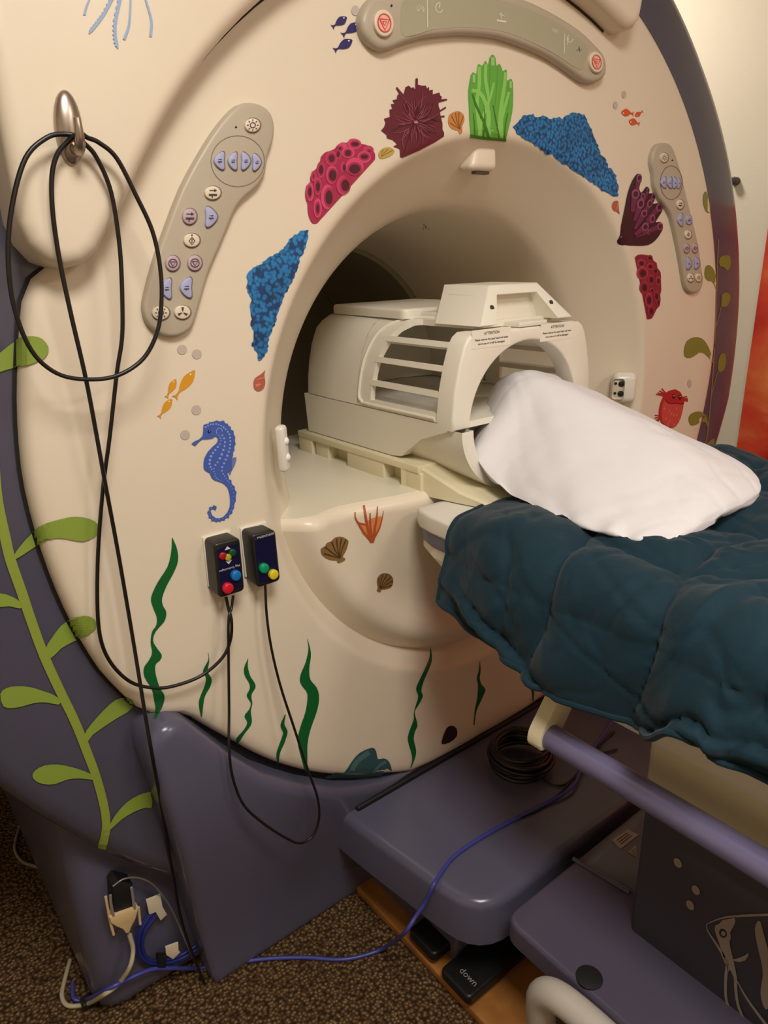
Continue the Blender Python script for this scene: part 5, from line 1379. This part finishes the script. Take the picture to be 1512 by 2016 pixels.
for pts, lab in (([(1210, 1440), (1165, 1480), (1130, 1530), (1075, 1585), (1000, 1620)], 'upper thin black wire trailing from the coil on the platform'), ([(1215, 1475), (1170, 1490), (1110, 1545), (1065, 1530), (1060, 1505)], 'lower thin black wire trailing from the coil on the platform')):
    cable('thin_wire', [at(a, b, z=0.304) for a, b in pts], 0.0022, CABLE, lab)

# ---------------------------------------------------------------- connector and cable tidies on the plinth
BEI, SIL = mat('connector_beige', (206, 178, 130), 0.45), mat('screw_grey', (170, 164, 164), 0.3, metal=0.5)
YP = 0.095
b7 = lambda L: Z(190, 1700, 7.2, L)
con = thing('serial_connector', 'beige serial plug with thumbscrews on a black socket', 'connector', tuple(at(240, 1790, y=YP)))
def yplate(name, poly, y0, d, bev, m, parent): return obj(name, rprism([(lambda q: (q.x, q.z))(at(a, b, y=y0 - d)) for a, b in poly], lambda a, b, h: (a, y0 - h, b), d, bev, 2), m, parent)
yplate('hood', b7([(240, 740), (520, 640), (600, 630), (560, 790), (500, 900), (470, 990), (420, 1000), (380, 940), (280, 900), (200, 850), (190, 780)]), YP, 0.018, 0.003, BEI, con)
yplate('socket', b7([(230, 330), (300, 240), (520, 300), (540, 630), (250, 740)]), YP + 0.02, 0.032, 0.003, BLACK, con)
for P, w in (([(195, 450), (205, 570), (240, 740)], 40), ([(495, 340), (512, 450), (540, 640)], 40)):
    q = [at(x, y, y=YP - 0.016) for x, y in b7(P)]; obj('thumbscrew', tube(crom(q, 3), 0.0028, 8), SIL, con)
for P in ([(130, 470), (200, 850), (245, 1010)], [(595, 620), (620, 860)]):
    obj('ear', tube([at(x, y, y=YP - 0.01) for x, y in b7(P)], 0.0026, 8), BEI, con)
cable('grey_cable', [at(255, 1840, y=YP - 0.006), at(262, 1870, y=YP - 0.01), at(255, 1905, y=YP - 0.02), at(232, 1938, y=0.1), at(205, 1958, y=0.1), at(172, 1976, z=0.012), at(135, 1980, z=0.008), at(122, 1962, z=0.008), at(126, 1935, z=0.008), at(138, 1890, z=0.008)], 0.0046, mat('grey_beige_cable', (178, 166, 140), 0.45), 'beige cable curling from the serial plug to the carpet')
for k, lab in ((0, 'outermost strand'), (1, 'second strand from outside'), (2, 'third strand from outside'), (3, 'innermost strand')):
    f = k * 4.2
    pts = [(318 - f * .2, 1780 + f * .6), (292 + f * .9, 1800 + f * .6), (272 + f, 1835), (268 + f, 1865), (280 + f * .8, 1890 - f * .3), (310, 1901 - f * .8), (350, 1893 - f * .8), (385, 1875 - f)]
    cable('bundled_cable', [at(a, b, y=YP + 0.008 - 0.004 * (k % 2)) for a, b in pts], 0.0034, mat('dark_blue_cable', (34, 42, 112), 0.35), lab + ' of the tied dark blue cable bundle on the plinth')
TAPE = mat('tape_cream', (206, 192, 166), 0.6)
for L, lab in (([(705, 525), (910, 445), (935, 610), (1000, 725), (910, 810), (840, 690), (750, 725)], 'upper cream tape tab holding the blue cable bundle'), ([(980, 1190), (1160, 1125), (1165, 1240), (1190, 1260), (1085, 1360), (990, 1300)], 'lower cream tape tab holding the blue cable bundle')):
    yplate('tape_tab', b7(L), YP + 0.002, 0.004, 0.0005, TAPE, None)
    bpy.data.objects[-1] if False else None
    o = [q for q in bpy.data.objects if q.name.startswith('tape_tab') and 'label' not in q][-1]
    o['label'] = lab; o['category'] = 'tape'; o['group'] = 'tape tabs on the plinth'
for L, lab in (([(880, 1330), (1000, 1330), (985, 1475), (880, 1475)], 'black hook and loop strap round the blue cable bundle'),):
    o = yplate('cable_strap', b7(L), YP + 0.006, 0.014, 0.001, BLACK, None); o['label'] = lab; o['category'] = 'strap'
st = at(172, 1973, z=0.01)
o = obj('cable_strap', box((st.x - 0.012, st.y - 0.012, 0.0), (st.x + 0.012, st.y + 0.012, 0.02), 0.004), BLACK, label='black strap binding the beige and blue cables on the carpet', cat='strap')
cable('thin_wire', [at(a, b, y=YP - 0.012) for a, b in ((222, 1745), (245, 1730), (275, 1729), (305, 1745), (335, 1785), (360, 1840), (382, 1890), (400, 1930))], 0.0018, mat('grey_wire', (120, 112, 104), 0.3, metal=0.3), 'thin grey wire arching over the serial plug')
cable('thin_wire', [at(a, b, z=0.006) for a, b in ((30, 1585), (44, 1605), (32, 1650), (30, 1675), (45, 1697), (75, 1708), (100, 1728))], 0.0042, mat('grey_floor_wire', (128, 120, 104), 0.45), 'short grey wire on the dark carpet at far left')

# ---------------------------------------------------------------- pedals with lettering
xdir = (at(928, 1931, z=0.066) - at(903, 1908, z=0.066)); xdir.z = 0
t = pedal(pc1.x + 0.06, pc1.y, 0.19, 0.085, 'front black foot pedal marked down on the plywood board')
o0 = at(903, 1911, z=0.0655)
text('down', o0, (0, -1, 0), (1, 0, 0), 0.02, ink('pedal_grey', (150, 140, 132)), t, center=False)
pedal(pc2.x + 0.06, pc2.y, 0.19, 0.085, 'rear black foot pedal further under the dock platform')
